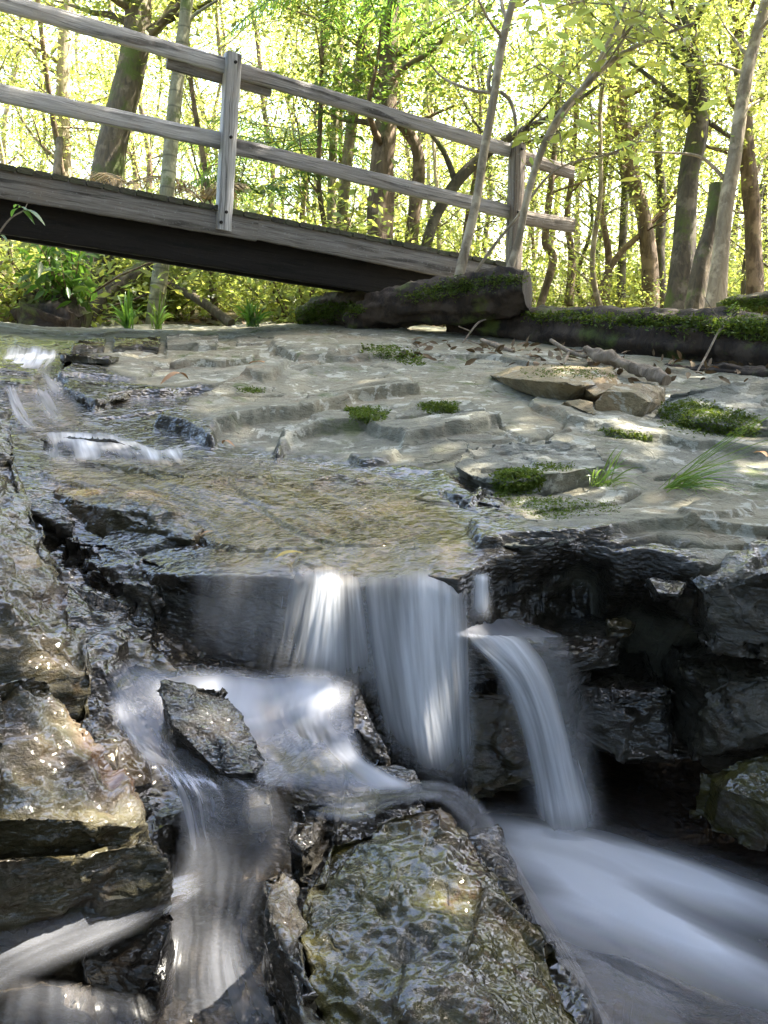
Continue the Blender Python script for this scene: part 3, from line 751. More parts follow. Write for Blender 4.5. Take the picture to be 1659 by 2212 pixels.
# ---- rocks on the open shelf
rock('pale_boulder', [sr((1203,888,-.03),(1235,906,-.03),(1282,920,-.03),(1210,866,.08),(1250,858,.13),(1284,864,.13),(1286,900,.06),(1240,880,.09))], MAT['tan'], 'small tan boulder tucked against the left of the big rounded boulder', vox=.009, amp=.015, fac=.012, fs=4, seed=30)
rock('rounded_boulder', [sr((1274,908,-.03),(1290,925,-.03),(1335,928,-.03),(1390,912,-.03),(1280,866,.12),(1305,840,.19),(1372,845,.18),(1408,868,.12),(1330,824,.19),(1390,822,.18),(1440,835,.10),(1440,870,.0))], MAT['tan'], 'big rounded tan boulder with a pale lichen spot on the right of the shelf', vox=.009, amp=.015, fac=.012, fs=3.5, seed=31)
rock('rear_boulder', [sr((1240,866,-.03),(1258,836,.13),(1310,820,.17),(1352,826,.16),(1285,858,.11),(1300,880,-.03))], MAT['tan'], 'smooth brown boulder wedged behind the big rounded boulder', vox=.009, amp=.012, fac=.012, fs=3.5, seed=32)
rock('block_rock', [sr((1058,818,-.03),(1082,838,-.03),(1135,856,-.03),(1210,884,-.03),(1290,872,-.03),(1050,808,.03),(1129,818,.11),(1200,824,.17),(1262,832,.17),(1100,788,.08),(1200,780,.14),(1330,792,.16),(1350,830,.08))], MAT['tan'], 'long flat-topped rock with a shaded brown front face, left of the rounded boulder', vox=.012, amp=.018, fac=.015, fs=3, seed=33)
rock('mossy_mound_rock', [sr((1395,915,-.03),(1480,952,-.03),(1560,968,-.03),(1659,970,-.03),(1850,975,-.03),(1415,878,.07),(1440,850,.13),(1500,835,.19),(1600,822,.22),(1750,828,.22),(1850,850,.2),(1500,905,.11),(1600,915,.11),(1850,920,.11))], MAT['dry'], 'broad mossy rock mound with white lichen patches at the right edge', vox=.013, amp=.035, fac=.03, fs=3, seed=34)
rock('angular_rock', [sr((1328,946,-.03),(1380,952,.0),(1440,960,.01),(1505,976,.0),(1338,918,.05),(1375,906,.08),(1425,915,.07),(1505,955,.03),(1560,960,-.02))], MAT['dry'], 'low angular grey rock in front of the rounded boulder', vox=.008, amp=.02, fac=.03, fs=7, seed=35)
rock('ledge_block', [sr((972,1000,.035),(1000,972,.05),(1120,958,.06),(1290,960,.06),(1322,1000,.09),(1250,1008,.10),(1185,1022,.11),(1090,1040,.09),(1020,1030,.06),(1315,1056,-.03),(1195,1082,-.03),(1090,1088,-.03),(1040,1068,-.03),(995,1040,-.03))], MAT['dry'], 'pale flat-topped block with a moss cushion on its broken front face', vox=.008, amp=.012, fac=.02, fs=7, seed=36)
rock('dark_stone', [sr((1018,1108,-.02),(1060,1120,-.02),(1104,1108,-.02),(1028,1080,.04),(1060,1066,.05),(1098,1074,.04),(1080,1092,.035))], MAT['wet'], 'small dark stone at the edge of the pool below the mossy block', vox=.007, fac=.02, amp=.01, seed=37)
rock('lip_slab', [sr((1022,1185,-.02),(1060,1200,-.02),(1130,1202,-.02),(1240,1192,-.02),(1300,1172,-.02),(1022,1150,.04),(1062,1114,.06),(1150,1116,.06),(1280,1140,.05),(1230,1168,.045),(1140,1180,.045),(1050,1176,.045))], MAT['dry'], 'low tan slab between the pool and the lip of the shelf', vox=.009, amp=.012, fac=.012, fs=5, seed=38)
rock('edge_stone', [sr((1618,1150,-.02),(1660,1164,-.02),(1710,1164,-.02),(1628,1134,.04),(1672,1126,.05),(1710,1130,.05))], MAT['wetgrey'], 'dark loose stone at the right edge of the shelf', vox=.008, fac=.015, amp=.01, seed=39)
def face_block(u0, u1, vb, vt, vk):
    """upright face rising from the shelf at row vb to row vt, top running back to row vk"""
    out = []
    for k, u in enumerate((u0, (u0+u1)/2, u1)):
        D = float(np.dot(surfpt(u, vb)-EN, RN @ np.array([0, 0, -1.0])))
        out += [at(u, vb+6, D-.02), at(u+3, vt+(0, -2, 1)[k], D+.03), at(u+4, vk, D+.55), at(u, vb, D+.6)]
    return out
for i, (q, lab) in enumerate([((150,228,764,742,728), 'dark square block leftmost in the row along the back edge of the shelf'),
        ((238,346,768,744,722), 'wet grey block second from the left in the row along the back edge'),
        ((352,474,766,738,718), 'cracked dark block in the middle of the row along the back edge'),
        ((505,615,758,738,722), 'low lichen-spotted block rightmost in the row along the back edge')]):
    rock('back_block', [face_block(*q)], MAT['wetgrey' if i < 2 else 'dry'], lab, vox=.012, amp=.02, fac=.025, fs=5, seed=41+i, group='blocks along the back edge of the shelf')
rock('channel_rock', [sr((140,872,-.04),(195,898,-.04),(210,896,-.04),(300,862,-.02),(135,838,.05),(160,832,.06),(190,866,.07),(212,872,.06),(285,840,.05))], MAT['wetgrey'], 'wet glinting slab beside the upper chute', vox=.010, fac=.03, amp=.02, seed=46)
rock('chute_rock', [sr((120,796,-.04),(175,802,-.04),(250,800,-.04),(125,772,.07),(200,762,.09),(262,770,.07),(240,782,.06))], MAT['wetgrey'], 'dark wet rock right of the small white cascade at the top of the stream', vox=.010, fac=.03, seed=47)
rock('cascade_rock', [sr((80,990,-.04),(170,992,-.04),(260,995,-.04),(340,1008,-.04),(85,945,.06),(160,938,.075),(250,942,.07),(312,968,.045),(330,985,.03))], MAT['wet'], 'rounded wet rock under the small veil of water at the head of the upper pool', vox=.008, fac=.02, amp=.02, seed=48)
rock('awash_rock', [sr((160,992,.01),(250,996,.035),(340,1008,.035),(400,1030,.02),(330,1022,-.02),(180,1012,-.02),(210,1030,-.03))], MAT['wet'], 'thin rock edge awash in the upper pool below the small veil', vox=.008, fac=.02, amp=.01, seed=49)

# ================================================================== WATER
WLAB = dict(kind='structure')
def sheet(name, rows, mat, nr=120, nc=80, wob=.004, seed=0, edge=.12, ends=(.12, .12), flow_scale=1.0, rag=0.0, dmod=0.0, wfreq=1.0, jag=0.0):
    """rows along the flow; every row the same number of (u, v, D, density); built as real 3D surface"""
    R = np.array([[list(at(q[0], q[1], q[2]))+[q[3]] for q in row] for row in rows])
    G = catmull(R, nr)                       # along the flow
    G = np.swapaxes(catmull(np.swapaxes(G, 0, 1), nc), 0, 1)
    P = G[..., :3]; dens = np.clip(G[..., 3], 0, 1.2)
    dl = np.linalg.norm(np.diff(P, axis=0), axis=2).mean(1); Lc = np.concatenate([[0], np.cumsum(dl)])
    wdt = np.linalg.norm(P[:, -1]-P[:, 0], axis=1).mean()
    s, t = np.meshgrid(np.linspace(0, 1, nc), np.linspace(0, 1, nr))
    U = np.stack([s*wdt, np.repeat(Lc[:, None], nc, 1)*flow_scale], -1)
    du = np.gradient(P, axis=0); dv = np.gradient(P, axis=1)
    Nn = np.cross(du, dv); Nn /= (np.linalg.norm(Nn, axis=2)[..., None]+1e-9)
    Q = np.stack([U[..., 0]*38*wfreq, U[..., 1]*4, 0*s+seed], -1).reshape(-1, 3)
    n1 = fbm(Q, 3).reshape(nr, nc)
    n2 = fbm(Q*[.22, .4, 1]+4, 2).reshape(nr, nc)
    P = P+Nn*((n1+1.5*n2)*wob)[..., None]
    fade = np.ones((nr, nc))
    er = edge*(1+rag*fbm(np.stack([t*9, s*0, s*0+seed], -1).reshape(-1, 3), 3).reshape(nr, nc)*2)
    er = np.maximum(er, .01)
    if edge > 0: fade *= sstep(0, 1, np.clip(s/er, 0, 1))*sstep(0, 1, np.clip((1-s)/er, 0, 1))
    tj = t+jag*fbm(np.stack([s*wdt*24, 0*s, 0*s+seed], -1).reshape(-1, 3), 3).reshape(nr, nc)
    if ends[0] > 0: fade *= sstep(0, ends[0], tj-jag*.3)
    if ends[1] > 0: fade *= sstep(0, ends[1], 1-t)
    dens = dens*(1+dmod*n2*2.5)
    V = P.reshape(-1, 3)
    me = mesh_np(name, V, grid_faces(nr, nc), MAT[mat], True, U.reshape(-1, 2), {'dens': np.clip(dens, 0, 1).ravel(), 'fade': fade.ravel()})
    o = link(name, me); tag(o, kind='structure')
    return o
# top cascade and chute
sheet('stream_water', [[(10,742,5.9,0.200),(70,738,5.9,0.240),(130,750,5.8,0.160)],[(0,772,5.6,0.560),(65,768,5.6,0.720),(125,775,5.5,0.560)],[(-10,800,5.2,0.600),(50,800,5.2,0.560),(110,805,5.15,0.240)],
    [(10,850,4.75,0.400),(50,850,4.72,0.400),(160,850,4.75,0.120)],[(25,900,4.4,0.400),(85,905,4.38,0.280),(200,905,4.35,0.080)],[(50,935,4.2,0.200),(130,935,4.17,0.160),(300,945,4.1,0.080)]], 'silk', 110, 60, .006, 1, dmod=.8)
sheet('cascade_water', [[(62,930,4.17,.3),(150,930,4.17,.3),(250,936,4.12,.2),(330,965,3.98,.3),(400,960,3.98,.3)],[(72,945,4.10,.8),(150,942,4.09,.8),(250,950,4.04,.25),(340,975,3.88,.8),(402,975,3.86,.8)],
    [(80,982,3.86,.6),(160,983,3.85,.6),(270,985,3.82,.2),(350,996,3.72,.8),(420,996,3.72,.7)],[(80,1000,3.74,.35),(160,1003,3.7,.3),(270,1005,3.66,.2),(350,1010,3.62,.4),(460,1010,3.62,.3)]], 'fall', 50, 130, .004, 2, ends=(.25, .3), dmod=1.0, wfreq=1)
# upper pool: follows the shelf a few millimetres above it
def drape(u, v, lift, d): 
    p = surfpt(u, v); D = np.dot(p-EN, RN @ np.array([0, 0, -1.0]))
    q = ray(u, v); return (u, v, D-lift/max(.05, -q[2])*1.0, d)
L = .022
rows = [[(85,985),(200,985),(330,990),(470,985),(620,990)], [(95,1020),(260,1020),(420,1010),(620,1010),(800,1015)], [(105,1050),(300,1050),(480,1050),(720,1050),(960,1060)],
        [(330,1085),(440,1100),(600,1110),(820,1110),(1020,1120)], [(440,1155),(530,1160),(680,1160),(850,1160),(1035,1160)], [(430,1195),(530,1200),(680,1200),(860,1205),(1040,1200)], [(425,1234),(520,1235),(680,1237),(840,1250),(1050,1232)]]
dd = [.10,.03,.015,.012,.015,.03,.06]
prow = [[drape(u, v, L, dd[i]) for u, v in r] for i, r in enumerate(rows)]
sheet('pool_water', prow, 'stream', 150, 150, .006, 3, edge=.08, ends=(.06, .10), dmod=.9, rag=1.0, wfreq=.5)
# left veil
def fallrows(top, prof):
    """top: list of (u, v, D, dens, lean px at the foot, drop px); prof: (fraction of drop, forward metres, lateral fraction)"""
    return [[(u+lean*lf, v+drop*fr, D-fw*(drop/400 if fr < 0 else 1), d*dm) for (u, v, D, d, lean, drop) in top] for (fr, fw, lf, dm) in prof]
PR = [(-.10,-.10,0,.05),(0,0,.0,.8),(.12,.03,.06,1.0),(.35,.055,.25,1),(.65,.075,.55,.85),(1.0,.10,1.0,.7)]
sheet('veil_water', fallrows([(395,1240,2.86,.02,-10,190),(450,1238,2.81,.12,-15,205),(520,1238,2.78,.16,-18,215),(590,1240,2.765,.22,-30,230),(640,1241,2.755,.35,-50,245),(675,1242,2.75,.8,-55,255),(705,1243,2.745,1.1,-35,262),(735,1248,2.745,.95,0,268),(765,1258,2.745,.5,35,270),(790,1268,2.745,.3,60,270)], PR), 'fall', 120, 170, .003, 4, edge=.10, ends=(.1, .25), dmod=.45, jag=.04)
sheet('strong_fall_water', fallrows([(758,1262,2.745,.6,70,380),(800,1266,2.73,1.0,62,400),(845,1264,2.72,1.0,55,425),(890,1260,2.72,1.1,48,445),(930,1262,2.73,.95,42,455),(965,1266,2.735,.8,30,455),(990,1272,2.745,.5,22,450),(1015,1276,2.75,.2,14,430),(1040,1278,2.755,.05,10,400)], PR), 'fall', 160, 160, .005, 6, edge=.16, ends=(.12, .16), dmod=.4, jag=.05)
sheet('strand_water', fallrows([(1012,1244,2.76,.0,-6,112),(1028,1243,2.745,.45,-3,112),(1041,1242,2.74,.9,2,108),(1053,1242,2.745,.45,6,104),(1068,1241,2.76,.0,10,100)], PR), 'fall', 60, 40, .002, 7, edge=.3, ends=(.22, .3), dmod=.5, jag=.06)
# shelf water and the arc
sheet('shelf_water', [[(930,1335,2.86,.3),(1040,1322,2.9,.5),(1120,1335,2.9,.1)],[(935,1352,2.80,.4),(1050,1350,2.82,.4),(1180,1355,2.85,.15)],[(935,1374,2.74,.5),(1070,1378,2.74,.5),(1232,1376,2.75,.3)]], 'stream', 40, 60, .004, 8, ends=(.2, 0))
sheet('arc_fall_water', [[(992,1362,2.78,0.312),(1022,1368,2.76,0.875),(1070,1372,2.75,0.980),(1140,1374,2.75,0.500),(1236,1374,2.76,0.438)],[(1003,1385,2.73,0.375),(1042,1392,2.71,0.980),(1105,1392,2.70,0.875),(1160,1392,2.71,0.375),(1245,1392,2.73,0.312)],
    [(1050,1440,2.68,0.375),(1110,1460,2.64,0.980),(1150,1455,2.64,0.750),(1205,1450,2.67,0.275),(1262,1450,2.71,0.188)],[(1100,1540,2.64,0.375),(1150,1550,2.60,0.980),(1190,1550,2.60,0.750),(1240,1550,2.64,0.250),(1290,1560,2.68,0.100)],
    [(1140,1680,2.60,0.375),(1182,1690,2.57,0.980),(1225,1690,2.57,0.750),(1270,1690,2.60,0.225),(1320,1690,2.64,0.062)],[(1160,1820,2.54,0.375),(1205,1835,2.51,0.980),(1260,1835,2.51,0.875),(1300,1820,2.54,0.250),(1350,1810,2.58,0.050)]], 'fall', 160, 110, .004, 9, edge=.25, ends=(.02, .14), dmod=.5)
sheet('side_fall_water', [[(1060,1480,2.70,.25),(1120,1500,2.68,.3),(1180,1515,2.68,.3)],[(1100,1600,2.68,.2),(1170,1600,2.66,.25),(1250,1600,2.66,.2)],[(1130,1780,2.62,.1),(1210,1790,2.60,.2),(1330,1780,2.60,.1)]], 'fall', 80, 60, .003, 10, edge=.3, ends=(.1, .2), dmod=1.2)
# plunge basin
def zrow(q): return [(u, v, float(np.dot(atz(u, v, z)-EN, RN @ np.array([0, 0, -1.0]))), d) for u, v, z, d in q]
sheet('basin_water', [zrow(r) for r in [[(225,1415,.56,.03),(380,1430,.53,.05),(540,1440,.52,.3),(690,1440,.53,1.0),(790,1470,.52,.5)],
    [(225,1450,.54,.06),(380,1462,.52,.18),(560,1480,.50,.8),(690,1490,.51,1.1),(775,1510,.50,.5)],
    [(225,1500,.52,.12),(340,1500,.51,.1),(560,1535,.48,1.1),(670,1540,.49,1.1),(780,1570,.48,.35)],
    [(240,1560,.50,.25),(340,1560,.49,.15),(590,1600,.46,.4),(690,1610,.46,.6),(800,1640,.46,.4)],
    [(280,1620,.47,.3),(390,1640,.46,.15),(600,1665,.45,.4),(740,1680,.45,.5),(900,1690,.46,.5)],
    [(320,1680,.45,.3),(430,1690,.44,.2),(600,1710,.44,.3),(740,1725,.44,.4),(960,1715,.45,.6)]]], 'stream', 130, 160, .006, 11, edge=.09, ends=(.26, .22), dmod=.8, wfreq=.35)
sheet('left_stream_water', [zrow(r) for r in [[(300,1620,.475,0.120),(360,1640,.465,0.180),(440,1660,.46,0.120),(600,1700,.455,0.120)],[(345,1700,.445,0.210),(410,1710,.44,0.300),(490,1715,.44,0.240),(640,1735,.445,0.150)],
    [(375,1780,.412,0.240),(430,1790,.402,0.330),(510,1790,.405,0.240),(660,1790,.415,0.150)],[(370,1850,.372,0.180),(440,1855,.365,0.210),(530,1850,.367,0.210),(650,1850,.38,0.120)],[(330,1920,.33,0.150),(430,1925,.32,0.240),(520,1920,.325,0.240),(590,1915,.34,0.090)],
    [(330,2010,.275,0.180),(430,2010,.262,0.240),(500,2010,.262,0.300),(570,2000,.30,0.090)],[(320,2110,.24,0.180),(420,2110,.22,0.270),(510,2110,.22,0.300),(620,2110,.24,0.090)],[(300,2230,.18,0.210),(430,2240,.16,0.240),(560,2240,.16,0.300),(700,2250,.18,0.120)]]], 'silk', 180, 110, .006, 12, edge=.22, ends=(.1, 0), dmod=.8, wfreq=.4)
sheet('branch_stream_water', [zrow(r) for r in [[(460,1850,.340,0.019),(460,1890,.333,0.030),(450,1930,.325,0.019)],[(375,1885,.352,0.095),(380,1925,.350,0.152),(395,1960,.340,0.076)],[(240,1925,.362,0.114),(255,1975,.357,0.209),(280,2030,.345,0.076)],[(80,1960,.365,0.095),(90,2030,.350,0.171),(110,2110,.33,0.057)],[(-60,1990,.36,0.114),(-50,2090,.33,0.152),(-40,2200,.30,0.076)]]], 'silk', 120, 60, .004, 13, edge=.3, ends=(.35, 0), dmod=.6, wfreq=.4)
sheet('corner_stream_water', [zrow(r) for r in [[(0,2100,.32,0.040),(150,2120,.31,0.060),(330,2150,.27,0.080)],[(-20,2170,.30,0.100),(150,2185,.29,0.120),(350,2200,.25,0.120)],[(-40,2260,.27,0.120),(150,2270,.25,0.100),(370,2280,.22,0.120)]]], 'silk', 60, 60, .005, 14, edge=.15, ends=(.2, 0), dmod=.9, wfreq=.5)
# over the foreground rock
sheet('sliding_water', [[(600,1755,2.10,0.125),(640,1695,2.17,0.150)],[(760,1780,2.02,0.100),(760,1700,2.15,0.175)],[(850,1748,2.03,0.200),(850,1688,2.18,0.300)],[(940,1735,2.04,0.250),(950,1684,2.20,0.350)],[(985,1770,1.99,0.175),(1030,1720,2.20,0.250)],[(1040,1830,1.93,0.100),(1100,1820,2.14,0.150)],[(1105,1915,1.86,0.100),(1145,1905,2.02,0.125)],
    [(1160,2000,1.79,0.100),(1195,1985,1.92,0.125)],[(1215,2090,1.71,0.100),(1250,2075,1.84,0.125)],[(1270,2180,1.62,0.100),(1310,2180,1.72,0.125)],[(1310,2260,1.54,0.100),(1360,2260,1.62,0.125)]], 'silk', 220, 30, .002, 15, edge=.3, ends=(.15, 0), dmod=.5, wfreq=1.4)
# lower pool: level water with foam
px0, px1, py0, py1 = .0, 2.4, 1.15, 3.1
nx, ny = 260, 220
X, Y = np.meshgrid(np.linspace(px0, px1, nx), np.linspace(py0, py1, ny))
c0 = atz(1230, 1850, .1)
dens = np.zeros_like(X)
def blob(u, v, su, sv, ang, a):
    global dens
    c = atz(u, v, .1); ca, sa = math.cos(ang), math.sin(ang)
    dx, dy = X-c[0], Y-c[1]; p, q = dx*ca+dy*sa, -dx*sa+dy*ca
    dens = dens+a*np.exp(-(p/su)**2-(q/sv)**2)
FA = math.atan2((atz(1659,2010,.1)-atz(1200,1850,.1))[1], (atz(1659,2010,.1)-atz(1200,1850,.1))[0])
blob(1180,1850,.16,.10,FA,.9); blob(1290,1870,.22,.09,FA,.6); blob(1420,1880,.30,.08,FA,.75); blob(1600,1950,.30,.07,FA,.45)
blob(1250,1960,.12,.09,FA-.3,.7); blob(1380,1995,.20,.055,FA-.25,.95); blob(1520,2050,.26,.06,FA-.2,.5); blob(1350,1930,.3,.16,FA,.35); blob(1500,2100,.4,.2,FA,.16)
Zp = np.full_like(X, .10)
ca, sa = math.cos(FA-.1), math.sin(FA-.1)
Uf = np.stack([-(X*sa)+Y*ca, X*ca+Y*sa], -1)
Qn = np.stack([Uf[..., 0]*9, Uf[..., 1]*2.2, 0*X], -1).reshape(-1, 3)
nn = fbm(Qn, 4).reshape(X.shape)
Zp = Zp+nn*.012+dens*.02
dens = np.clip(dens*.75*(1+nn*.6)+.02, 0, 1)
me = mesh_np('lower_pool_water', np.stack([X, Y, Zp], -1).reshape(-1, 3), grid_faces(ny, nx), MAT['pool'], True, Uf.reshape(-1, 2), {'dens': dens.ravel(), 'fade': np.ones(X.size)})
tag(link('lower_pool_water', me), kind='structure')
# ================================================================== BRIDGE
def board(name, A, B, h, t, mat, parent, side=None, seed=0, rough=.003, endcut=0.0):
    """A, B: centre of the board's top front edge; h tall, t thick going away along side"""
    A, B = np.array(A, float), np.array(B, float)
    ax = B-A; L = np.linalg.norm(ax); ax /= L
    if side is None: side = np.array([-ax[1], ax[0], 0.0])
    side = side-ax*np.dot(side, ax); side /= np.linalg.norm(side)
    upv = np.cross(ax, side); 
    if upv[2] < 0 and abs(ax[2]) < .8: upv = -upv
    n = max(3, int(L/.03)); k = 6
    c = []
    bev = min(.006, t*.2, h*.2)
    loop = [(bev, 0), (t-bev, 0), (t, -bev), (t, -h*.33), (t, -h*.66), (t, -h+bev), (t-bev, -h), (bev, -h), (0, -h+bev), (0, -h*.66), (0, -h*.33), (0, -bev)]
    loop = np.array(loop); m = len(loop)
    per = np.concatenate([[0], np.cumsum(np.linalg.norm(np.diff(loop, axis=0), axis=1))])
    s = np.linspace(0, L, n)
    Q = A[None, None]+ax[None, None]*s[:, None, None]+side*loop[None, :, 0:1]+upv*loop[None, :, 1:2]
    nz = fbm(np.concatenate([Q.reshape(-1, 3)*9+seed], 1), 3).reshape(n, m)
    nz2 = fbm(Q.reshape(-1, 3)*40+seed, 2).reshape(n, m)
    Q = Q+(upv*np.sign(loop[:, 1:2]+h/2))[None]*(nz[..., None]*rough*1.6+nz2[..., None]*rough)+side*(nz[..., None]*rough)
    U = np.stack([np.repeat(s[:, None], m, 1)+seed*1.7, np.repeat(per[None], n, 0)+seed*.31], -1)
    g = Geo(); g.add(Q.reshape(-1, 3), grid_faces(n, m, True), U.reshape(-1, 2))
    for e in (0, n-1):
        ring = Q[e]; cc = ring.mean(0)
        uu = np.stack([np.full(m+1, seed*1.0), np.concatenate([loop[:, 1]*1.0, [0]])], -1)
        g.add(np.concatenate([ring, [cc]]), [[i, (i+1) % m, (i+2) % m, m] for i in range(0, m, 2)], uu)
    return g.build(name, mat, parent, smooth=False)
def bolt(P, nrm, parent, r=.011):
    g = Geo(); nrm = np.array(nrm)/np.linalg.norm(nrm)
    g.tube([P-nrm*.005, P+nrm*.006, P+nrm*.010], [r, r, r*.7], seg=8)
    o = g.build('bolt', MAT['bolt'], bridge); o.parent = parent; return o
DN, DF = 6.7, 7.9                                # depth of the near and far post
bn, bf = at(475, 432, DN), at(1100, 573, DF)     # deck line at the posts
bax = bf-bn
def on_bridge(u, v, off=0.0):
    """point of the vertical plane of the railing seen at (u, v)"""
    nrm = np.cross(bax, [0, 0, 1.0]); nrm /= np.linalg.norm(nrm)
    if nrm[1] > 0: nrm = -nrm                    # towards the camera
    r = ray(u, v); D = np.dot(bn+nrm*off-EN, nrm)/np.dot(r, nrm)
    return EN+r*D
bnrm = np.cross(bax, [0, 0, 1.0]); bnrm /= np.linalg.norm(bnrm)
if bnrm[1] > 0: bnrm = -bnrm
away = -bnrm
bridge = empty('footbridge', (bn+bf)/2-np.array([0, 0, .3]), 'weathered grey timber footbridge crossing above the rocks with a two-rail side', 'footbridge')
def ex(A, B, k): return A+(B-A)*k
# rails (front edge traced on the railing plane, each plank runs post to post)
o_r = 0.0
A, B = on_bridge(65, 0), on_bridge(480, 121)
A = ex(B, A, 1.9)
board('top_rail', A, on_bridge(497, 126), .098, .045, MAT['rail'], bridge, away, 1)
board('top_rail', on_bridge(503, 130), on_bridge(1106, 310), .098, .045, MAT['rail2'], bridge, away, 2)
board('top_rail', on_bridge(1112, 318), on_bridge(1243, 360), .098, .045, MAT['post2'], bridge, away, 3)
A, B = on_bridge(0, 179), on_bridge(490, 288)
board('middle_rail', ex(B, A, 1.35), B, .105, .045, MAT['rail'], bridge, away, 4)
board('middle_rail', on_bridge(494, 294), on_bridge(1106, 443), .102, .045, MAT['rail2'], bridge, away, 5)
board('middle_rail', on_bridge(1110, 450), on_bridge(1244, 472), .11, .045, MAT['post2'], bridge, away, 6)
board('splice_plate', on_bridge(363, 118, -.05), on_bridge(588, 180, -.05), .085, .035, MAT['fascia'], bridge, away, 7)
# posts: tall boxes in front of the rails
def post(ub, vb, ut, vt, w, d, seed, mat='rail'):
    b, t = on_bridge(ub, vb, .048+.0), on_bridge(ut, vt, .048)
    ax = (b-t)
    hor = bax/np.linalg.norm(bax)
    n = 40; s = np.linspace(0, 1, n)
    c = t[None]+(b-t)[None]*s[:, None]
    bev = .006
    loop = np.array([(-w/2+bev, 0), (w/2-bev, 0), (w/2, -bev), (w/2, -d+bev), (w/2-bev, -d), (-w/2+bev, -d), (-w/2, -d+bev), (-w/2, -bev)])
    Q = c[:, None]+hor*loop[None, :, 0:1]+bnrm*loop[None, :, 1:2]
    Q = Q+(fbm(Q.reshape(-1, 3)*8+seed, 3).reshape(n, 8)[..., None]*.006)
    Q[0] += np.array([0, 0, 1])*fbm(Q[0]*20+seed, 2)[:, None]*.02
    m = 8; per = np.array([0, w, w+.01, w+d, w+d+.01, 2*w+d, 2*w+d+.01, 2*w+2*d])
    L = np.linalg.norm(b-t)
    U = np.stack([np.repeat((s*L)[:, None], m, 1)+seed, np.repeat(per[None], n, 0)], -1)
    g = Geo(); g.add(Q.reshape(-1, 3), grid_faces(n, m, True), U.reshape(-1, 2))
    for e in (0, n-1):
        g.add(np.concatenate([Q[e], [Q[e].mean(0)]]), [[i, (i+1) % m, (i+2) % m, m] for i in range(0, m, 2)])
    return g.build('post', MAT[mat], bridge, smooth=False)
pa = post(486, 497, 508, 114, .098, .085, 1)
pb = post(1116, 595, 1126, 308, .105, .095, 2, 'post2')
for u, v in ((509, 134), (499, 296), (489, 458), (478, 480)): bolt(on_bridge(u, v, .053), bnrm, pa)
for u, v in ((1128, 322), (1120, 458)): bolt(on_bridge(u, v, .053), bnrm, pb)
# edge beam, bearers, joists, planks
A, B = on_bridge(0, 366), on_bridge(1092, 577)
A2 = ex(B, A, 1.3)
board('edge_beam', A2, on_bridge(560, 464), .175, .05, MAT['fascia'], bridge, away, 8)
board('edge_beam', on_bridge(561, 464.3), B, .165, .05, MAT['fascia'], bridge, away, 9)
dn = np.array([0, 0, -1.0])
W = 1.05
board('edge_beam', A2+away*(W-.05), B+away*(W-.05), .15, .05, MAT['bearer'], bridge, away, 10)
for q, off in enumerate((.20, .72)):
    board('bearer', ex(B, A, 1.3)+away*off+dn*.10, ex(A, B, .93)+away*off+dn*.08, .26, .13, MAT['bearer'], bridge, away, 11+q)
for i in range(46):
    k = -0.28+i*(1.25/45)
    c = ex(A, B, k)
    c1 = ex(A, B, k+1.25/45*.955)
    ov_ = .015+.02*random.random()
    s_ = c-away*ov_+np.array([0, 0, .034+.004*random.random()])
    e_ = s_+away*(W+.03)
    board('plank', s_, e_, .034, np.linalg.norm(c1-c)*.985, MAT['deck'], bridge, (bax/np.linalg.norm(bax)), 20+i, rough=.004)
stump = Geo()
# ================================================================== LOGS AND BRANCHES
def big_log(name, pth, label, mat='log', seg=40, nr=90, rough=.28, seed=0, cat='log', moss_top=None):
    P = np.array([at(*q[:3]) for q in pth]); R = np.array([q[3] for q in pth])
    g = Geo(); g.tube(P, R, seg=seg, nr=nr, rough=rough, seed=seed, freq=5)
    V = np.concatenate(g.V)
    d = (ridged(V*[3, 3, 16]+seed, 3)-.5)*.035+fbm(V*12+seed, 3)*.02
    c = V.mean(0)
    i = 0
    nV = nr*seg
    cen = catmull(P, nr)
    rad_ = V[:nV].reshape(nr, seg, 3)-cen[:, None]
    rl = np.linalg.norm(rad_, axis=2, keepdims=True)+1e-6
    g.V[0] = (V[:nV].reshape(nr, seg, 3)+rad_/rl*d[:nV].reshape(nr, seg, 1)).reshape(-1, 3)
    o = g.build(name, MAT[mat], base=True)
    return tag(o, label, cat)
big_log('mossy_log', [(760,700,7.5,.10),(830,668,7.3,.13),(930,655,7.15,.15),(1040,640,7.0,.17),(1100,630,6.9,.17),(1140,625,6.85,.14)], 'short dark rotting log propping up the far end of the footbridge', seed=1)
big_log('long_log', [(980,700,7.4,.12),(1080,712,7.2,.17),(1200,722,6.9,.19),(1400,735,6.4,.20),(1600,752,6.0,.20),(1780,768,5.7,.20),(1950,780,5.4,.18)], 'long dark fallen log with a green mossy top lying across the right side', seed=2)
big_log('rear_log', [(650,690,8.3,.10),(720,670,8.2,.13),(790,668,8.1,.13),(850,680,8.0,.11)], 'short bright green mossy log behind the shelf under the footbridge', mat='bark_moss', seed=3)
big_log('side_log', [(1560,668,7.4,.07),(1620,660,7.2,.09),(1700,655,7.0,.09),(1850,655,6.8,.09)], 'green moss covered log end lying behind the long log at the right edge', mat='bark_moss', seed=4)
big_log('lower_log', [(1440,800,5.9,.04),(1540,806,5.7,.05),(1659,812,5.5,.05),(1850,825,5.2,.05)], 'thin dark log lying under the long log at the right edge', seed=5, rough=.4)
big_log('root_mass', [(70,655,8.6,.14),(95,680,8.5,.22),(130,700,8.3,.22),(170,715,8.2,.15)], 'black upturned root mass standing on the bank below the left of the footbridge', seed=6, rough=.8, cat='root')
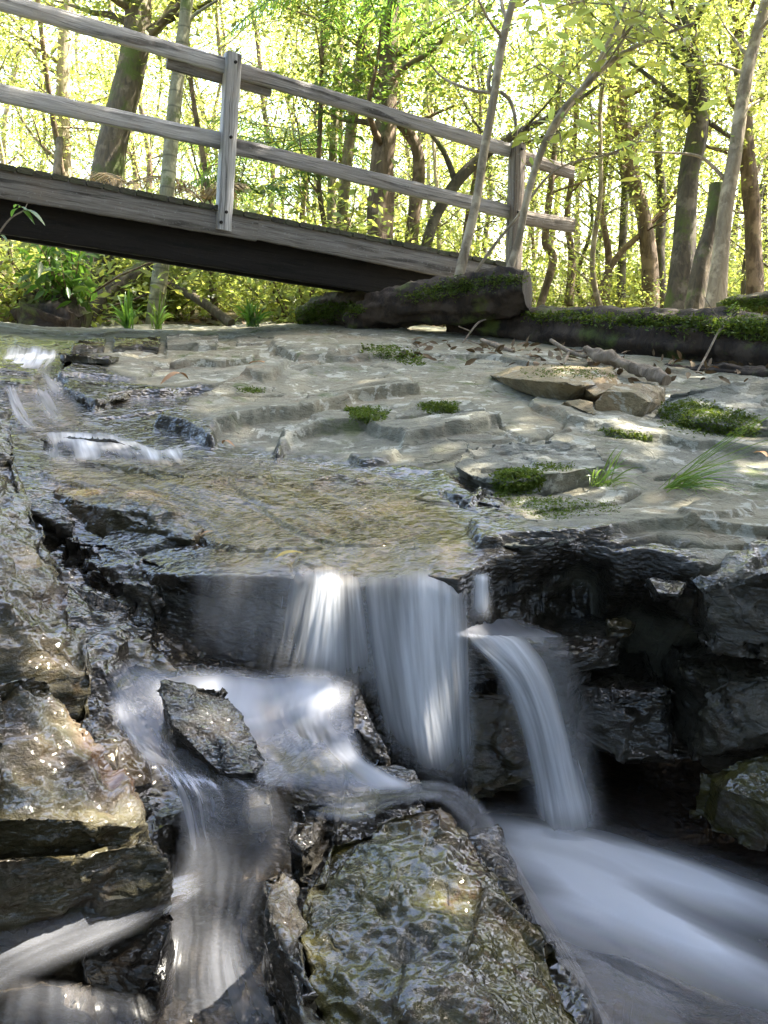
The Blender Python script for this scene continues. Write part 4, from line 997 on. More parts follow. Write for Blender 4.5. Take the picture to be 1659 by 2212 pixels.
big_log('fallen_branch', [(1268,755,5.75,.022),(1300,768,5.6,.035),(1350,785,5.45,.036),(1400,803,5.3,.034),(1440,822,5.15,.028)], 'pale dry fallen branch lying on the shelf against the long log', mat='stick', seg=16, nr=50, seed=7, rough=.25, cat='branch')
def twig(pth, mat='stick', nr=20, seg=6, rough=.15):
    P = np.array([at(*q[:3]) for q in pth]); R = np.array([q[3] for q in pth])
    return P, R
def stick(name, pths, label, mat='stick', cat='twig', group=None, nr=24):
    g = Geo()
    for pth in pths:
        P, R = twig(pth); g.tube(P, R, seg=7, nr=nr, rough=.1, seed=random.random()*9)
    return tag(g.build(name, MAT[mat], base=True), label, cat, group)
stick('fallen_twig', [[(1190,735,6.0,.012),(1230,760,5.8,.014),(1268,772,5.7,.01)],[(1230,760,5.8,.01),(1215,790,5.6,.006)],[(1230,760,5.8,.008),(1290,755,5.7,.004)]], 'tangle of thin dead twigs at the left end of the pale fallen branch')
stick('leaning_twig', [[(1505,805,5.2,.005),(1530,760,5.3,.006),(1550,720,5.35,.005),(1575,680,5.4,.004),(1590,660,5.4,.003)],[(1550,720,5.35,.004),(1600,665,5.4,.002)],[(1560,700,5.37,.004),(1520,640,5.4,.002)]], 'thin bare forked twig standing in front of the long log at right')
stick('litter_twig', [[(1000,740,6.6,.006),(1030,700,6.7,.007),(1050,690,6.7,.004)],[(1015,715,6.6,.005),(990,705,6.6,.003)],[(1012,735,6.6,.005),(1040,745,6.5,.004)]], 'small reddish dead twigs standing in front of the dark log end')
stick('dead_stick', [[(1040,735,6.5,.014),(1075,748,6.3,.018),(1110,760,6.1,.012)]], 'short brown dead stick lying in front of the long log, left of centre')

# ================================================================== TREES
def leafcloud(C, S, n, size, rng, flat=.35, aspect=.42, droop=.0, six=False):
    """n leaves scattered round the centres C (k,3) with spread S (k,)"""
    k = rng.integers(0, len(C), n)
    P = C[k]+rng.normal(size=(n, 3))*S[k][:, None]*np.array([1, 1, .6])
    a = rng.normal(size=(n, 3))*[1, 1, .55]; a[:, 2] -= droop; a /= np.linalg.norm(a, axis=1)[:, None]
    w = rng.normal(size=(n, 3))*[1, 1, .5]+np.array([0, 0, 0]); nrm = rng.normal(size=(n, 3))*flat*1.6+[0, 0, 1]
    b = np.cross(nrm, a); b /= (np.linalg.norm(b, axis=1)[:, None]+1e-9)
    nn = np.cross(a, b)
    s = size*(.6+.8*rng.random(n))[:, None]
    if six:
        V = np.stack([P, P+a*s*.3-b*s*aspect*.42+nn*s*.03, P+a*s*.65-b*s*aspect*.36+nn*s*.02, P+a*s-nn*s*.08, P+a*s*.65+b*s*aspect*.36+nn*s*.02, P+a*s*.3+b*s*aspect*.42+nn*s*.03], 1)
        F = (np.arange(n)*6)[:, None, None]+np.array([[0, 1, 2, 5], [5, 2, 3, 4]])[None]
        F[:, 0] = (np.arange(n)*6)[:, None]+np.array([0, 1, 2, 3]); F[:, 1] = (np.arange(n)*6)[:, None]+np.array([0, 3, 4, 5])
    else:
        V = np.stack([P, P+a*s*.45-b*s*aspect*.5, P+a*s-nn*s*.1, P+a*s*.45+b*s*aspect*.5], 1)
        F = (np.arange(n)*4)[:, None, None]+np.array([[0, 1, 2, 3]])[None]
    return V.reshape(-1, 3), F.reshape(-1, 4)
def limb_path(p, d, L, rng, n=6, curl=.25, up=.1):
    P = [np.array(p, float)]; d = np.array(d, float)
    for i in range(n):
        d = d+rng.normal(size=3)*curl*.5+[0, 0, up*.3]; d /= np.linalg.norm(d)
        P.append(P[-1]+d*L/n)
    return np.array(P)
def grow(trunkP, trunkR, rng, limbs=12, llen=(.8, 1.8), start=.15, leaves=3000, size=.07, spread=.22, twigs=3, up=.25, six=False, flat=.35, aspect=.42):
    """returns (wood Geo, leaf V, leaf F)"""
    g = Geo(); g.tube(trunkP, trunkR, seg=10, nr=40, rough=.18, seed=rng.random()*50, freq=4)
    T = catmull(trunkP, 100); TR = catmull(trunkR, 100)
    C = []; S = []
    for i in range(limbs):
        t = start+(1-start)*((i+rng.random())/limbs); k = min(99, int(t*100))
        az = rng.random()*2*math.pi
        d = [math.cos(az), math.sin(az), up+rng.random()*.5]
        L = llen[0]+(llen[1]-llen[0])*rng.random()
        lp = limb_path(T[k], d, L, rng)
        r0 = TR[k]*.45*min(1, L)
        g.tube(lp, np.linspace(r0, .004, len(lp)), seg=5, cap=False)
        for j in range(twigs):
            q = lp[rng.integers(2, len(lp))]
            tp = limb_path(q, rng.normal(size=3)+[0, 0, .2], L*.45, rng, 4)
            g.tube(tp, np.linspace(.008, .003, len(tp)), seg=4, cap=False)
            C += list(tp[1:]); S += [spread*.7]*(len(tp)-1)
        C += list(lp[2:]); S += [spread]*(len(lp)-2)
    V, F = leafcloud(np.array(C), np.array(S), leaves, size, rng, six=six, flat=flat, aspect=aspect)
    return g, V, F
# ---- prototypes for the forest behind
PROTO = []
for i in range(6):
    rng = np.random.default_rng(100+i)
    H = 6+2.5*rng.random()
    nP = 8
    P = np.zeros((nP, 3)); P[:, 2] = np.linspace(-.3, H, nP); P[1:, :2] = np.cumsum(rng.normal(size=(nP-1, 2))*.16+rng.normal(size=2)*.06, 0)
    R = np.linspace(.032+.045*rng.random(), .016, nP); R[0] *= 1.3
    g, LV, LF = grow(P, R, rng, limbs=15, llen=(.7, 2.0), start=.10, leaves=5600, size=.062, spread=.26, twigs=3)
    wv, wf, wu = np.concatenate(g.V), np.concatenate(g.F), np.concatenate(g.U)
    wood = mesh_np('trunk', wv, wf, MAT[['bark_brown', 'bark_pale', 'bark_dark'][i % 3]], True, wu)
    crown = mesh_np('crown', LV, LF, MAT['leaf'], False)
    PROTO.append((wood, crown))
def place_tree(loc, proto, rz, sc, label, group):
    root = empty('forest_tree', loc, label, 'tree', group)
    root.rotation_euler = (0, 0, rz); root.scale = (sc, sc, sc)
    link('trunk', proto[0], root); link('crown', proto[1], root)
    return root
rng = np.random.default_rng(5)
cnt = 0; spots = []
tries = 0
while cnt < 115 and tries < 6000:
    tries += 1
    D = 10.5+ (31-10.5)*rng.random()**.8
    an = rad(-30)+rad(60)*rng.random()
    x, y = D*math.sin(an), D*math.cos(an)
    if any((x-a)**2+(y-b)**2 < (.75+.035*D)**2 for a, b in spots): continue
    # a bright opening right of centre where the low sun comes through
    if D > 13 and rad(6) < an < rad(13) and rng.random() < .6: continue
    spots.append((x, y)); z = float(floor_z(np.array([x]), np.array([y]))[0])
    pi = int(rng.integers(0, 6))
    lab = ['slender brown-barked tree with fine yellow-green leaves in the forest beyond the footbridge', 'slender pale-barked tree with fine yellow-green leaves in the forest beyond the footbridge', 'slender dark-barked tree with fine yellow-green leaves in the forest beyond the footbridge'][pi % 3]
    place_tree((x, y, z), PROTO[pi], rng.random()*6.28, min(.8+.5*rng.random(), (.40*D+.6)/7.6), lab, ['brown', 'pale', 'dark'][pi % 3]+'-barked trees in the forest behind')
    cnt += 1
# canopy trees round the clearing: tall, crowns overhead, out of frame, they break up the sun
TALL = []
for i in range(2):
    r2_ = np.random.default_rng(300+i)
    P = np.array([[0, 0, -.4], [.1, .0, 3], [.25, .2, 6], [.2, .3, 8.5], [.4, .3, 10.5]]); R = np.array([.16, .12, .10, .07, .03])
    g, LV, LF = grow(P, R, r2_, limbs=16, llen=(1.6, 3.4), start=.55, leaves=6500, size=.13, spread=.42, twigs=3)
    TALL.append((mesh_np('trunk', np.concatenate(g.V), np.concatenate(g.F), MAT['bark_brown'], True, np.concatenate(g.U)), mesh_np('crown', LV, LF, MAT['leaf'], False)))
for i, (x, y, s) in enumerate([(4.1, 8.3, 1.1), (6.5, 8.2, 1.05), (4.4, 9.3, 1.1), (9.5, 6.0, 1.2), (10.5, 1.5, 1.1), (-6.5, 6.5, 1.0)]):
    z = float(floor_z(np.array([x]), np.array([y]))[0]) if math.hypot(x, y) > 9.5 else 1.15
    place_tree((x, y, z), TALL[i % 2], i*1.3, s, 'tall brown-trunked canopy tree standing round the creek clearing, its crown overhead', 'tall canopy trees round the creek')

# far wood seen as one mass
def far_wood():
    r = np.random.default_rng(77)
    n = 13000
    an = r.random(n)*rad(76)-rad(38); D = 31+12*r.random(n)
    x, y = D*np.sin(an), D*np.cos(an)
    top = 9+4*fbm(np.stack([an*14, 0*an, 0*an], -1), 3)
    z = 1+(r.random(n)**1.1)*top*1.25
    C = np.stack([x, y, z], -1)
    dens = fbm(C*.45, 3)
    C = C[dens > -.12]
    V, F = leafcloud(C, np.full(len(C), .25), len(C)*2, .26, r)
    tag(link('far_wood', mesh_np('far_wood', V, F, MAT['leaf_far'], False)), kind='stuff')
far_wood()
GAPS = [(at(800,1340,2.7), .55, .97), (at(700,1490,2.45), .20, .95), (at(1190,1500,2.6), .25, .9), (at(1170,2150,1.7), .12, .9), (at(280,1660,1.95), .08, .85), (at(1150,960,3.9), 1.2, .33), (at(700,850,5.0), 1.1, .33), (at(250,200,6.3), 1.0, .9), (at(1350,1120,3.1), .6, .35)]
def sun_gaps(C, r):
    """clears the added leaves along sun lines so flecks land on chosen spots"""
    keep = np.ones(len(C), bool); S = np.array(SUN_DIR)
    for P, R, pr in GAPS:
        q = C-P; t = q @ S; d = np.linalg.norm(q-t[:, None]*S, axis=1)
        keep &= ~((d < R*(1+.5*fbm(C*1.5, 2))) & (t > 0) & (r.random(len(C)) < pr))
    return C[keep]
def unseen_shade_ring():
    """the wood on the viewer's side of the creek: leaf mass and trunks, seen only as dark reflections and shade"""
    r = np.random.default_rng(78)
    n = 26000
    an = rad(42)+r.random(n)*rad(276); D = 4.2+4.5*r.random(n)**.7
    D = np.where((an < rad(110)), D+1.2, D)
    x, y = D*np.sin(an), D*np.cos(an); z = .6+(r.random(n)**.9)*8.5
    C = np.stack([x, y, z], -1); C = sun_gaps(C[fbm(C*.5+9, 3) > -.18], r)
    V, F = leafcloud(C, np.full(len(C), .3), len(C)*2, .30, r, aspect=.5)
    tag(link('unseen_shade_ring', mesh_np('unseen_shade_ring', V, F, MAT['leaf_shade'], False)), kind='stuff')
unseen_shade_ring()
def overhead_shade_screen():
    """unseen leaf mass overhead, added to cut sky light and sun, open ahead"""
    r = np.random.default_rng(79)
    n = 46000
    x = -6+15*r.random(n); y = -4+13.5*r.random(n); z = 7.0+2.6*r.random(n)
    C = np.stack([x, y, z], -1)
    k = fbm(C*[.55, .55, .1]+3, 3)
    C = C[k > -.10]
    C = sun_gaps(C[(C[:, 1] < 5.5) | (C[:, 0] > 3.0)], r)
    S_ = np.array(SUN_DIR)
    for q, w_ in ((at(1500, 1960, 2.3), 1100),):  # extra leaf clump added towards the sun to shade the lower pool
        c_ = q+S_*8.6; C = np.concatenate([C, c_+r.normal(size=(w_, 3))*[.45, .45, .4]])
    V, F = leafcloud(C, np.full(len(C), .2), len(C), .26, r, aspect=.55)
    tag(link('overhead_shade_screen', mesh_np('overhead_shade_screen', V, F, MAT['leaf_shade'], False)), kind='stuff')
overhead_shade_screen()

# ---- the trees one can tell apart (traced, each at its own distance)
def wpx(px, D): return px*.5*D/FPX
def traced(name, pth, label, mat, crown=None, extra=(), seed=0, rough=.18, cat='tree', limbs=0, leaves=0, size=.07, spread=.2, llen=(.6, 1.3), start=.5, lmat='leaf', above=0.0, six=False, nr=60, up=.3):
    """pth: (u, v, D, width px); grown on upward by 'above' metres past the frame"""
    P = np.array([at(*q[:3]) for q in pth]); R = np.array([wpx(q[3], q[2]) for q in pth])
    if above:
        d = (P[-1]-P[-2]); d /= np.linalg.norm(d); d = d*.7+np.array([0, 0, .3])
        P = np.concatenate([P, [P[-1]+d*above*.5, P[-1]+d*above+np.array([.1, .1, 0])]]); R = np.concatenate([R, [R[-1]*.8, R[-1]*.4]])
    rg = np.random.default_rng(seed+900)
    root = empty(name, P[0], label, cat)
    g = Geo(); g.tube(P, R, seg=14, nr=nr, rough=rough, seed=seed, freq=4)
    for e in extra:
        EP = np.array([at(*q[:3]) for q in e]); ER = np.array([wpx(q[3], q[2]) for q in e])
        g.tube(EP, ER, seg=8, nr=24, rough=.15, seed=seed+3)
    C, S = [], []
    if limbs:
        T = catmull(P, 100); TR = catmull(R, 100)
        for i in range(limbs):
            t = start+(1-start)*((i+rg.random())/limbs); k = min(99, int(t*100))
            az = rg.random()*2*math.pi; L = llen[0]+(llen[1]-llen[0])*rg.random()
            lp = limb_path(T[k], [math.cos(az), math.sin(az), up+rg.random()*.4], L, rg)
            g.tube(lp, np.linspace(max(.006, TR[k]*.4), .003, len(lp)), seg=5, cap=False)
            for j in range(3):
                q = lp[rg.integers(2, len(lp))]; tp = limb_path(q, rg.normal(size=3)+[0, 0, .2], L*.45, rg, 4)
                g.tube(tp, np.linspace(.005, .002, len(tp)), seg=4, cap=False); C += list(tp[1:]); S += [spread*.7]*(len(tp)-1)
            C += list(lp[2:]); S += [spread]*(len(lp)-2)
    g.build('trunk', MAT[mat], root)
    if leaves:
        V, F = leafcloud(np.array(C), np.array(S), leaves, size, rg, six=six)
        link('crown', mesh_np('crown', V-P[0], F, MAT[lmat], False), root)
    return root
traced('mossy_tree', [(215,640,9.8,78),(228,440,9.7,74),(240,330,9.7,66),(270,210,9.7,62),(290,120,9.7,60),(298,40,9.7,58),(300,-40,9.7,54)], 'thick leaning tree with mossy bark behind the left of the footbridge railing', 'bark_moss', seed=1,
    extra=[[(292,120,9.7,30),(330,70,9.8,26),(372,20,10,24),(400,-30,10,22)]], limbs=14, leaves=5200, above=1.2, start=.5, size=.08, spread=.28, llen=(.8, 2.0))
traced('palm_tree', [(332,720,8.9,40),(340,640,8.9,36),(352,540,8.9,34),(362,400,8.9,32),(374,260,8.9,31),(388,130,8.9,28),(400,40,8.9,27),(408,-60,8.9,26)], 'smooth ringed palm trunk, green near the top, behind the left of the footbridge', 'palm_bark', seed=2, rough=.04,
    extra=[[(398,50,8.9,10),(430,25,8.9,7),(470,0,8.9,6)]], above=2.5)
traced('vine_tree', [(822,560,9.6,58),(818,480,9.6,56),(826,380,9.6,50),(835,250,9.6,44),(840,100,9.7,38),(850,-40,9.8,34)], 'brown tree hung with ragged vines right of the near footbridge post', 'bark_brown', seed=3, rough=.5, limbs=16, leaves=6500, above=1.2, start=.35, size=.075, spread=.26, llen=(.7,1.8), lmat='leaf_dark')
traced('pale_tree', [(735,560,10.4,26),(738,480,10.4,26),(752,330,10.4,24),(770,200,10.4,22),(782,90,10.4,20),(796,-40,10.4,18)], 'slim pale trunk left of the vine-hung tree', 'bark_pale', seed=4, limbs=8, leaves=2200, above=1.2, start=.55)
traced('twin_pale_tree', [(718,560,10.8,22),(716,440,10.8,20),(722,280,10.8,18),(732,120,10.8,17),(745,-40,10.8,15)], 'slim pale trunk just right of the near post, leftmost of the close pair', 'bark_pale', seed=5, limbs=8, leaves=2200, above=1.2, start=.55)
traced('twisted_tree', [(885,560,10.2,30),(892,480,10.2,28),(905,380,10.2,28),(900,320,10.2,26),(872,272,10.2,26),(835,230,10.2,22),(800,150,10.2,18),(780,60,10.3,14)], 'twisted brown tree with a bend, behind the middle of the top rail', 'bark_brown', seed=6, limbs=8, leaves=2600, start=.5)
traced('slanting_tree', [(912,560,9.9,26),(940,470,9.9,24),(985,395,9.9,26),(1040,340,9.9,22),(1105,295,9.9,18),(1220,235,9.9,10),(1300,180,9.9,6)], 'slanting dark branchy tree crossing behind the rails left of the far post', 'bark_dark', seed=7, limbs=6, leaves=1500, start=.5,
    extra=[[(985,395,9.9,14),(960,330,9.9,12),(925,280,9.9,9)]])
traced('front_sapling', [(988,612,6.95,23),(1000,560,6.95,22),(1030,430,6.95,19),(1045,330,6.95,19),(1066,215,6.95,18),(1078,130,6.95,19),(1092,60,6.95,17),(1112,-20,6.95,15)], 'pale straight sapling growing in front of the footbridge beside the far post', 'bark_pale', seed=8, rough=.08,
    extra=[[(1070,200,6.95,10),(1055,185,6.95,9),(1060,140,6.97,8)],[(1060,200,6.95,8),(1020,195,7.0,7),(960,170,7.1,5),(930,140,7.1,4)],[(1080,198,6.95,9),(1100,215,6.95,9),(1112,250,6.95,8),(1116,300,6.95,6)]],
    limbs=9, leaves=420, above=2, start=.6, size=.10, spread=.3, llen=(.5,1.2), lmat='leaf', six=True)
traced('arching_sapling', [(1095,598,6.9,17),(1120,520,6.9,16),(1140,420,6.85,15),(1172,320,6.8,15),(1215,240,6.7,14),(1270,180,6.6,13),(1330,125,6.5,11),(1420,80,6.4,7),(1500,50,6.3,5)], 'pale arching sapling leaning right across the far footbridge post', 'bark_pale', seed=9, rough=.08,
    extra=[[(1172,320,6.8,10),(1260,190,6.7,8),(1330,125,6.6,7),(1440,70,6.5,4)],[(1250,205,6.65,12),(1310,100,6.6,9),(1350,10,6.6,7),(1370,-60,6.6,5)]], limbs=10, leaves=420, start=.55, size=.10, spread=.28, llen=(.4,1.1), lmat='leaf', six=True)
traced('thin_sapling', [(1012,612,6.9,7),(1060,540,6.9,7),(1120,465,6.9,6),(1180,385,6.9,5),(1240,350,6.9,4),(1340,330,6.9,3)], 'thin bare sapling crossing diagonally in front of the far footbridge post', 'bark_pale', seed=10, rough=.05, limbs=4, leaves=50, start=.7, size=.12, spread=.18, llen=(.3,.6), six=True)
traced('grey_brown_tree', [(1405,680,11.5,38),(1403,560,11.5,36),(1390,470,11.5,32),(1365,380,11.5,34),(1345,280,11.5,36),(1335,180,11.5,34),(1330,80,11.5,30),(1322,-40,11.5,28)], 'wavering grey-brown tree right of the end of the footbridge rails', 'bark_brown', seed=11, limbs=14, leaves=4200, above=1.2, start=.3, spread=.25)
traced('dark_tree', [(1462,690,9.6,62),(1470,600,9.6,52),(1480,480,9.6,44),(1488,380,9.6,42),(1508,280,9.6,44),(1505,170,9.6,38),(1490,80,9.6,34),(1480,-40,9.6,32)], 'thick dark rough-barked tree left of the mossy snag at right', 'bark_dark', seed=12, rough=.35, limbs=16, leaves=5200, above=1.2, start=.4, spread=.28, llen=(.7,1.8),
    extra=[[(1500,235,9.6,18),(1450,225,9.6,14),(1410,200,9.7,8)],[(1510,250,9.6,14),(1570,290,9.6,10),(1600,310,9.6,6)]])
traced('leaning_pale_tree', [(1545,668,8.3,48),(1552,600,8.3,40),(1562,500,8.3,34),(1572,420,8.3,32),(1588,330,8.3,30),(1606,200,8.3,28),(1630,90,8.3,25),(1665,-30,8.3,22)], 'pale lichen-spotted tree leaning right near the right edge, mossy at its foot', 'bark_pale', seed=13, rough=.12, limbs=9, leaves=2600, above=1.2, start=.5,
    extra=[[(1575,400,8.3,9),(1540,360,8.3,8),(1500,335,8.3,6),(1400,328,8.3,4)]])
traced('mossy_snag', [(1500,690,8.5,48),(1505,640,8.5,42),(1518,560,8.5,38),(1535,500,8.5,34),(1545,440,8.5,34),(1548,398,8.5,32)], 'broken mossy snag with a cut-off top left of the leaning pale tree', 'bark_moss', seed=14, rough=.3, cat='snag')
traced('russet_tree', [(1632,690,10.2,42),(1628,560,10.2,36),(1624,440,10.2,36),(1612,320,10.2,34),(1606,200,10.2,32),(1592,80,10.2,30),(1588,-40,10.2,28)], 'reddish brown stringy-barked tree at the right edge behind the leaning pale tree', 'bark_brown', seed=15, rough=.3, limbs=14, leaves=4500, above=1.2, start=.3, spread=.26)
traced('left_pale_tree', [(142,560,11.5,34),(140,400,11.5,30),(136,250,11.5,28),(138,120,11.5,28),(150,-40,11.5,26)], 'pale brown trunk left of the thick mossy tree behind the railing', 'bark_pale', seed=16, limbs=12, leaves=4200, above=1.2, start=.2, spread=.26)
traced('bank_tree', [(100,700,9.2,22),(108,560,9.2,20),(118,420,9.4,18),(130,300,9.6,16)], 'short green-mossed pole tree standing under the left of the footbridge', 'bark_moss', seed=17)
traced('fallen_tree', [(180,700,8.9,42),(225,640,9.0,38),(290,590,9.2,30),(340,560,9.4,20),(420,520,9.8,14)], 'dark mossy trunk leaning low across the bank under the footbridge', 'bark_dark', seed=18, cat='fallen tree')
traced('sloping_branch', [(330,600,9.6,18),(400,632,9.4,18),(440,655,9.2,20),(500,700,9.0,22)], 'mossy limb sloping down to the right under the footbridge', 'bark_moss', seed=19, cat='fallen branch')
for i, q in enumerate([
    ([(1228,660,12,20),(1235,560,12,16),(1225,470,12,14),(1235,380,12,12),(1245,240,12,10),(1250,100,12,9)], 'thin upright stem rising from the end of the footbridge rails'),
    ([(1166,665,11,16),(1195,560,11,18),(1178,520,11,17),(1190,400,11,14),(1200,300,11,12)], 'thin crooked brown stem between the far post and the rail ends'),
    ([(1340,670,12.5,22),(1345,520,12.5,18),(1350,400,12.5,16),(1338,330,12.5,12)], 'straight reddish thin stem left of the wavering grey-brown tree'),
    ([(1305,670,12.5,18),(1315,560,12.5,15),(1300,450,12.5,13),(1310,330,12.5,11)], 'thin brown stem second to the left of the wavering grey-brown tree'),
    ([(1265,680,11.5,16),(1330,560,11.5,14),(1390,500,11.5,12),(1450,430,11.5,9)], 'thin stem leaning right across the trees beyond the rail ends'),
    ([(1432,690,12,26),(1425,560,12,22),(1430,430,12,20),(1420,300,12,18),(1425,150,12,15)], 'mid-brown straight trunk between the grey-brown and the dark tree'),
    ([(1185,290,11,8),(1180,200,11,9),(1170,110,11,7)], 'x')]):
    if q[1] == 'x': continue
    traced('thin_tree', q[0], q[1], ['bark_brown', 'bark_brown', 'bark_dark'][i % 3], seed=30+i, limbs=9, leaves=1500, start=.35, above=2.0, spread=.22)

# ---- palm fronds and understorey
def frond(g, base, d, L, rng, n=34, leaf=.32, width=.012, arch=.9, ad=None):
    d = np.array(d, float); d /= np.linalg.norm(d)
    s = np.linspace(0, 1, n); P = base[None]+d[None]*(s*L)[:, None]; P[:, 2] -= arch*L*s**2*.6
    T = np.gradient(P, axis=0); T /= np.linalg.norm(T, axis=1)[:, None]
    sd = np.cross(T, [0, 0, 1.0]); sd /= np.linalg.norm(sd, axis=1)[:, None]+1e-9
    g.tube(P, np.linspace(.009, .002, n), seg=4, cap=False)
    for i in range(3, n):
        l = leaf*math.sin(math.pi*min(1, .12+.9*s[i]))**.7
        for k in (-1, 1):
            q = sd[i]*k*.8+T[i]*.55+np.array([0, 0, -.12])+rng.normal(size=3)*.06; q /= np.linalg.norm(q)
            w = T[i]*width
            a = P[i]; m_ = a+q*l*.5+np.array([0, 0, .0]); e = a+q*l+np.array([0, 0, -l*.35])
            g.add([a-w*.5, a+w*.5, m_+w*.6, m_-w*.6], [[0, 1, 2, 3]]); g.add([m_-w*.6, m_+w*.6, e, e], [[0, 1, 2, 3]])
def palm(name, c, nf, L, label, seed, zs=(.2, 1.0), group=None, leaf=.32, mat='frond', azr=None):
    rg = np.random.default_rng(seed); root = empty(name, c, label, 'palm', group)
    for i in range(nf):
        az = i*2.4+rg.random()*.6 if azr is None else azr[0]+(azr[1]-azr[0])*(i+.5)/nf
        g = Geo(); frond(g, np.array(c), [math.cos(az), math.sin(az), zs[0]+(zs[1]-zs[0])*rg.random()], L*(.8+.4*rg.random()), rg, leaf=leaf)
        g.build('frond', MAT[mat], root)
    return root
palm('understorey_palm', at(610, 330, 10.6), 10, 1.5, 'green feathery palm between the near post and the pale trunks', 1)
palm('small_palm', at(560, 420, 10.2), 8, 1.1, 'small low palm just right of the near post, behind the deck', 2)
palm('hanging_palm', at(770, -50, 8.6), 9, 1.2, 'palm crown hanging into the top of the picture above the pale trunks', 3, zs=(-.1, .5))
palm('dead_frond', at(275, 400, 9.0), 3, .7, 'dead brown palm frond standing behind the deck left of the palm trunk', 4, mat='dead_frond', leaf=.22)
palm('brown_frond', at(440, 440, 9.2), 4, .7, 'dry golden palm fronds left of the near post behind the deck', 5, mat='dead_frond', leaf=.25, zs=(.8, 1.4))
def strap_plant(name, c, n, L, label, seed, w=.018, mat='grass', spread=.7, cat='plant', group=None, lean=(0, 0), stiff=.9):
    rg = np.random.default_rng(seed); g = Geo()
    for i in range(n):
        az = rg.random()*6.28; t = spread*rg.random(); l = L*(.6+.5*rg.random())
        d = np.array([math.cos(az)*t+lean[0], math.sin(az)*t+lean[1], 1.0]); d /= np.linalg.norm(d)
        s = np.linspace(0, 1, 9); P = np.array(c)[None]+rg.normal(size=3)*[.02, .02, 0]+d[None]*(s*l)[:, None]
        P[:, 2] -= (s**2.4)*l*stiff*(t+.15)
        P[:, :2] += (d[:2]*l*.35)[None]*(s**2)[:, None]
        sd = np.cross(d, rg.normal(size=3)); sd /= np.linalg.norm(sd)
        W_ = w*.5*np.sin(np.pi*(.15+.85*s))[:, None]; W_[-1] = .0004
        V = np.stack([P-sd*W_, P+sd*W_], 1).reshape(-1, 3)
        g.add(V, [[2*k, 2*k+1, 2*k+3, 2*k+2] for k in range(8)])
    return tag(g.build(name, MAT[mat], base=True, smooth=True), label, cat, group)
strap_plant('strap_plant', at(278, 712, 8.1), 46, .42, 'dark strap-leaved plant under the footbridge left of the palm trunk', 1, mat='frond')
strap_plant('strap_plant', at(545, 706, 8.0), 40, .34, 'strap-leaved plant at the back of the shelf under the middle of the footbridge', 2, mat='frond')
strap_plant('strap_plant', at(340, 712, 8.1), 22, .40, 'pale thin strap-leaved plant right beside the foot of the palm trunk', 3)
# grass tufts on the shelf
c = surfpt(1292, 1058, None, .0)
strap_plant('grass_tuft', c+[0, 0, .01], 38, .20, 'short green grass tuft right of the mossy block', 4, w=.005, cat='grass tuft', spread=1.0, lean=(.35, 0))
c = surfpt(1440, 1070)
strap_plant('grass_tuft', c, 60, .26, 'larger swept-over grass tuft at the right of the shelf', 5, w=.005, cat='grass tuft', spread=.9, lean=(.9, -.3), stiff=1.0)
strap_plant('long_grass', c+[0, .02, 0], 12, .62, 'long thin grass stems arching to the right edge above the larger tuft', 6, w=.003, cat='grass', spread=.5, lean=(1.1, .25), stiff=.35)
# broadleaf shrubs
def shrub(name, base, H, n, size, label, seed, mat='leaf', group=None, spreadx=.5, droop=.3):
    rg = np.random.default_rng(seed); root = empty(name, base, label, 'shrub', group); g = Geo(); C = []
    for i in range(9):
        az = rg.random()*6.28
        lp = limb_path(np.array(base), [math.cos(az)*spreadx, math.sin(az)*spreadx, 1], H*(.6+.5*rg.random()), rg, 6, .3)
        g.tube(lp, np.linspace(.012, .003, len(lp)), seg=5, cap=False); C += list(lp[2:])
    g.build('stem', MAT['bark_brown'], root)
    V, F = leafcloud(np.array(C), np.full(len(C), H*.13), n, size, rg, six=True, droop=droop)
    link('foliage', mesh_np('foliage', V-np.array([base[0], base[1], base[2]]), F, MAT[mat], False), root)
    return root
shrub('broadleaf_shrub', at(150, 690, 8.4), .75, 330, .12, 'broad-leaved shrub with drooping leaves on the bank under the left of the footbridge', 1, 'frond', droop=.8)
shrub('leafy_shrub', at(40, 700, 8.6), .35, 300, .06, 'low leafy ground shrub at the far left under the footbridge', 2, 'leaf')
# understorey copies
SH = []
for i in range(3):
    rg = np.random.default_rng(60+i); g = Geo(); C = []
    for k in range(10):
        az = rg.random()*6.28
        lp = limb_path(np.zeros(3), [math.cos(az)*.7, math.sin(az)*.7, .9], 1.3*(.5+.6*rg.random()), rg, 6, .35)
        g.tube(lp, np.linspace(.012, .003, len(lp)), seg=4, cap=False); C += list(lp[1:])
    V, F = leafcloud(np.array(C), np.full(len(C), .16), 2000, .075, rg)
    SH.append((mesh_np('stem', np.concatenate(g.V), np.concatenate(g.F), MAT['bark_brown']), mesh_np('foliage', V, F, MAT['leaf'], False)))
rg = np.random.default_rng(8)
for i in range(85):
    D = 9.3+13*rg.random()**1.3; an = rad(-29)+rad(58)*rg.random()
    x, y = D*math.sin(an), D*math.cos(an); z = float(floor_z(np.array([x]), np.array([y]))[0])
    if D < 11 and an > rad(-2): continue
    root = empty('understorey_shrub', (x, y, z-.05), 'low fine-leaved green shrub on the forest floor beyond the rocks', 'shrub', 'low shrubs on the forest floor')
    s = .6+.7*rg.random(); root.scale = (s, s, s*(.7+.5*rg.random())); root.rotation_euler = (0, 0, rg.random()*6.28)
    link('stem', SH[i % 3][0], root); link('foliage', SH[i % 3][1], root)
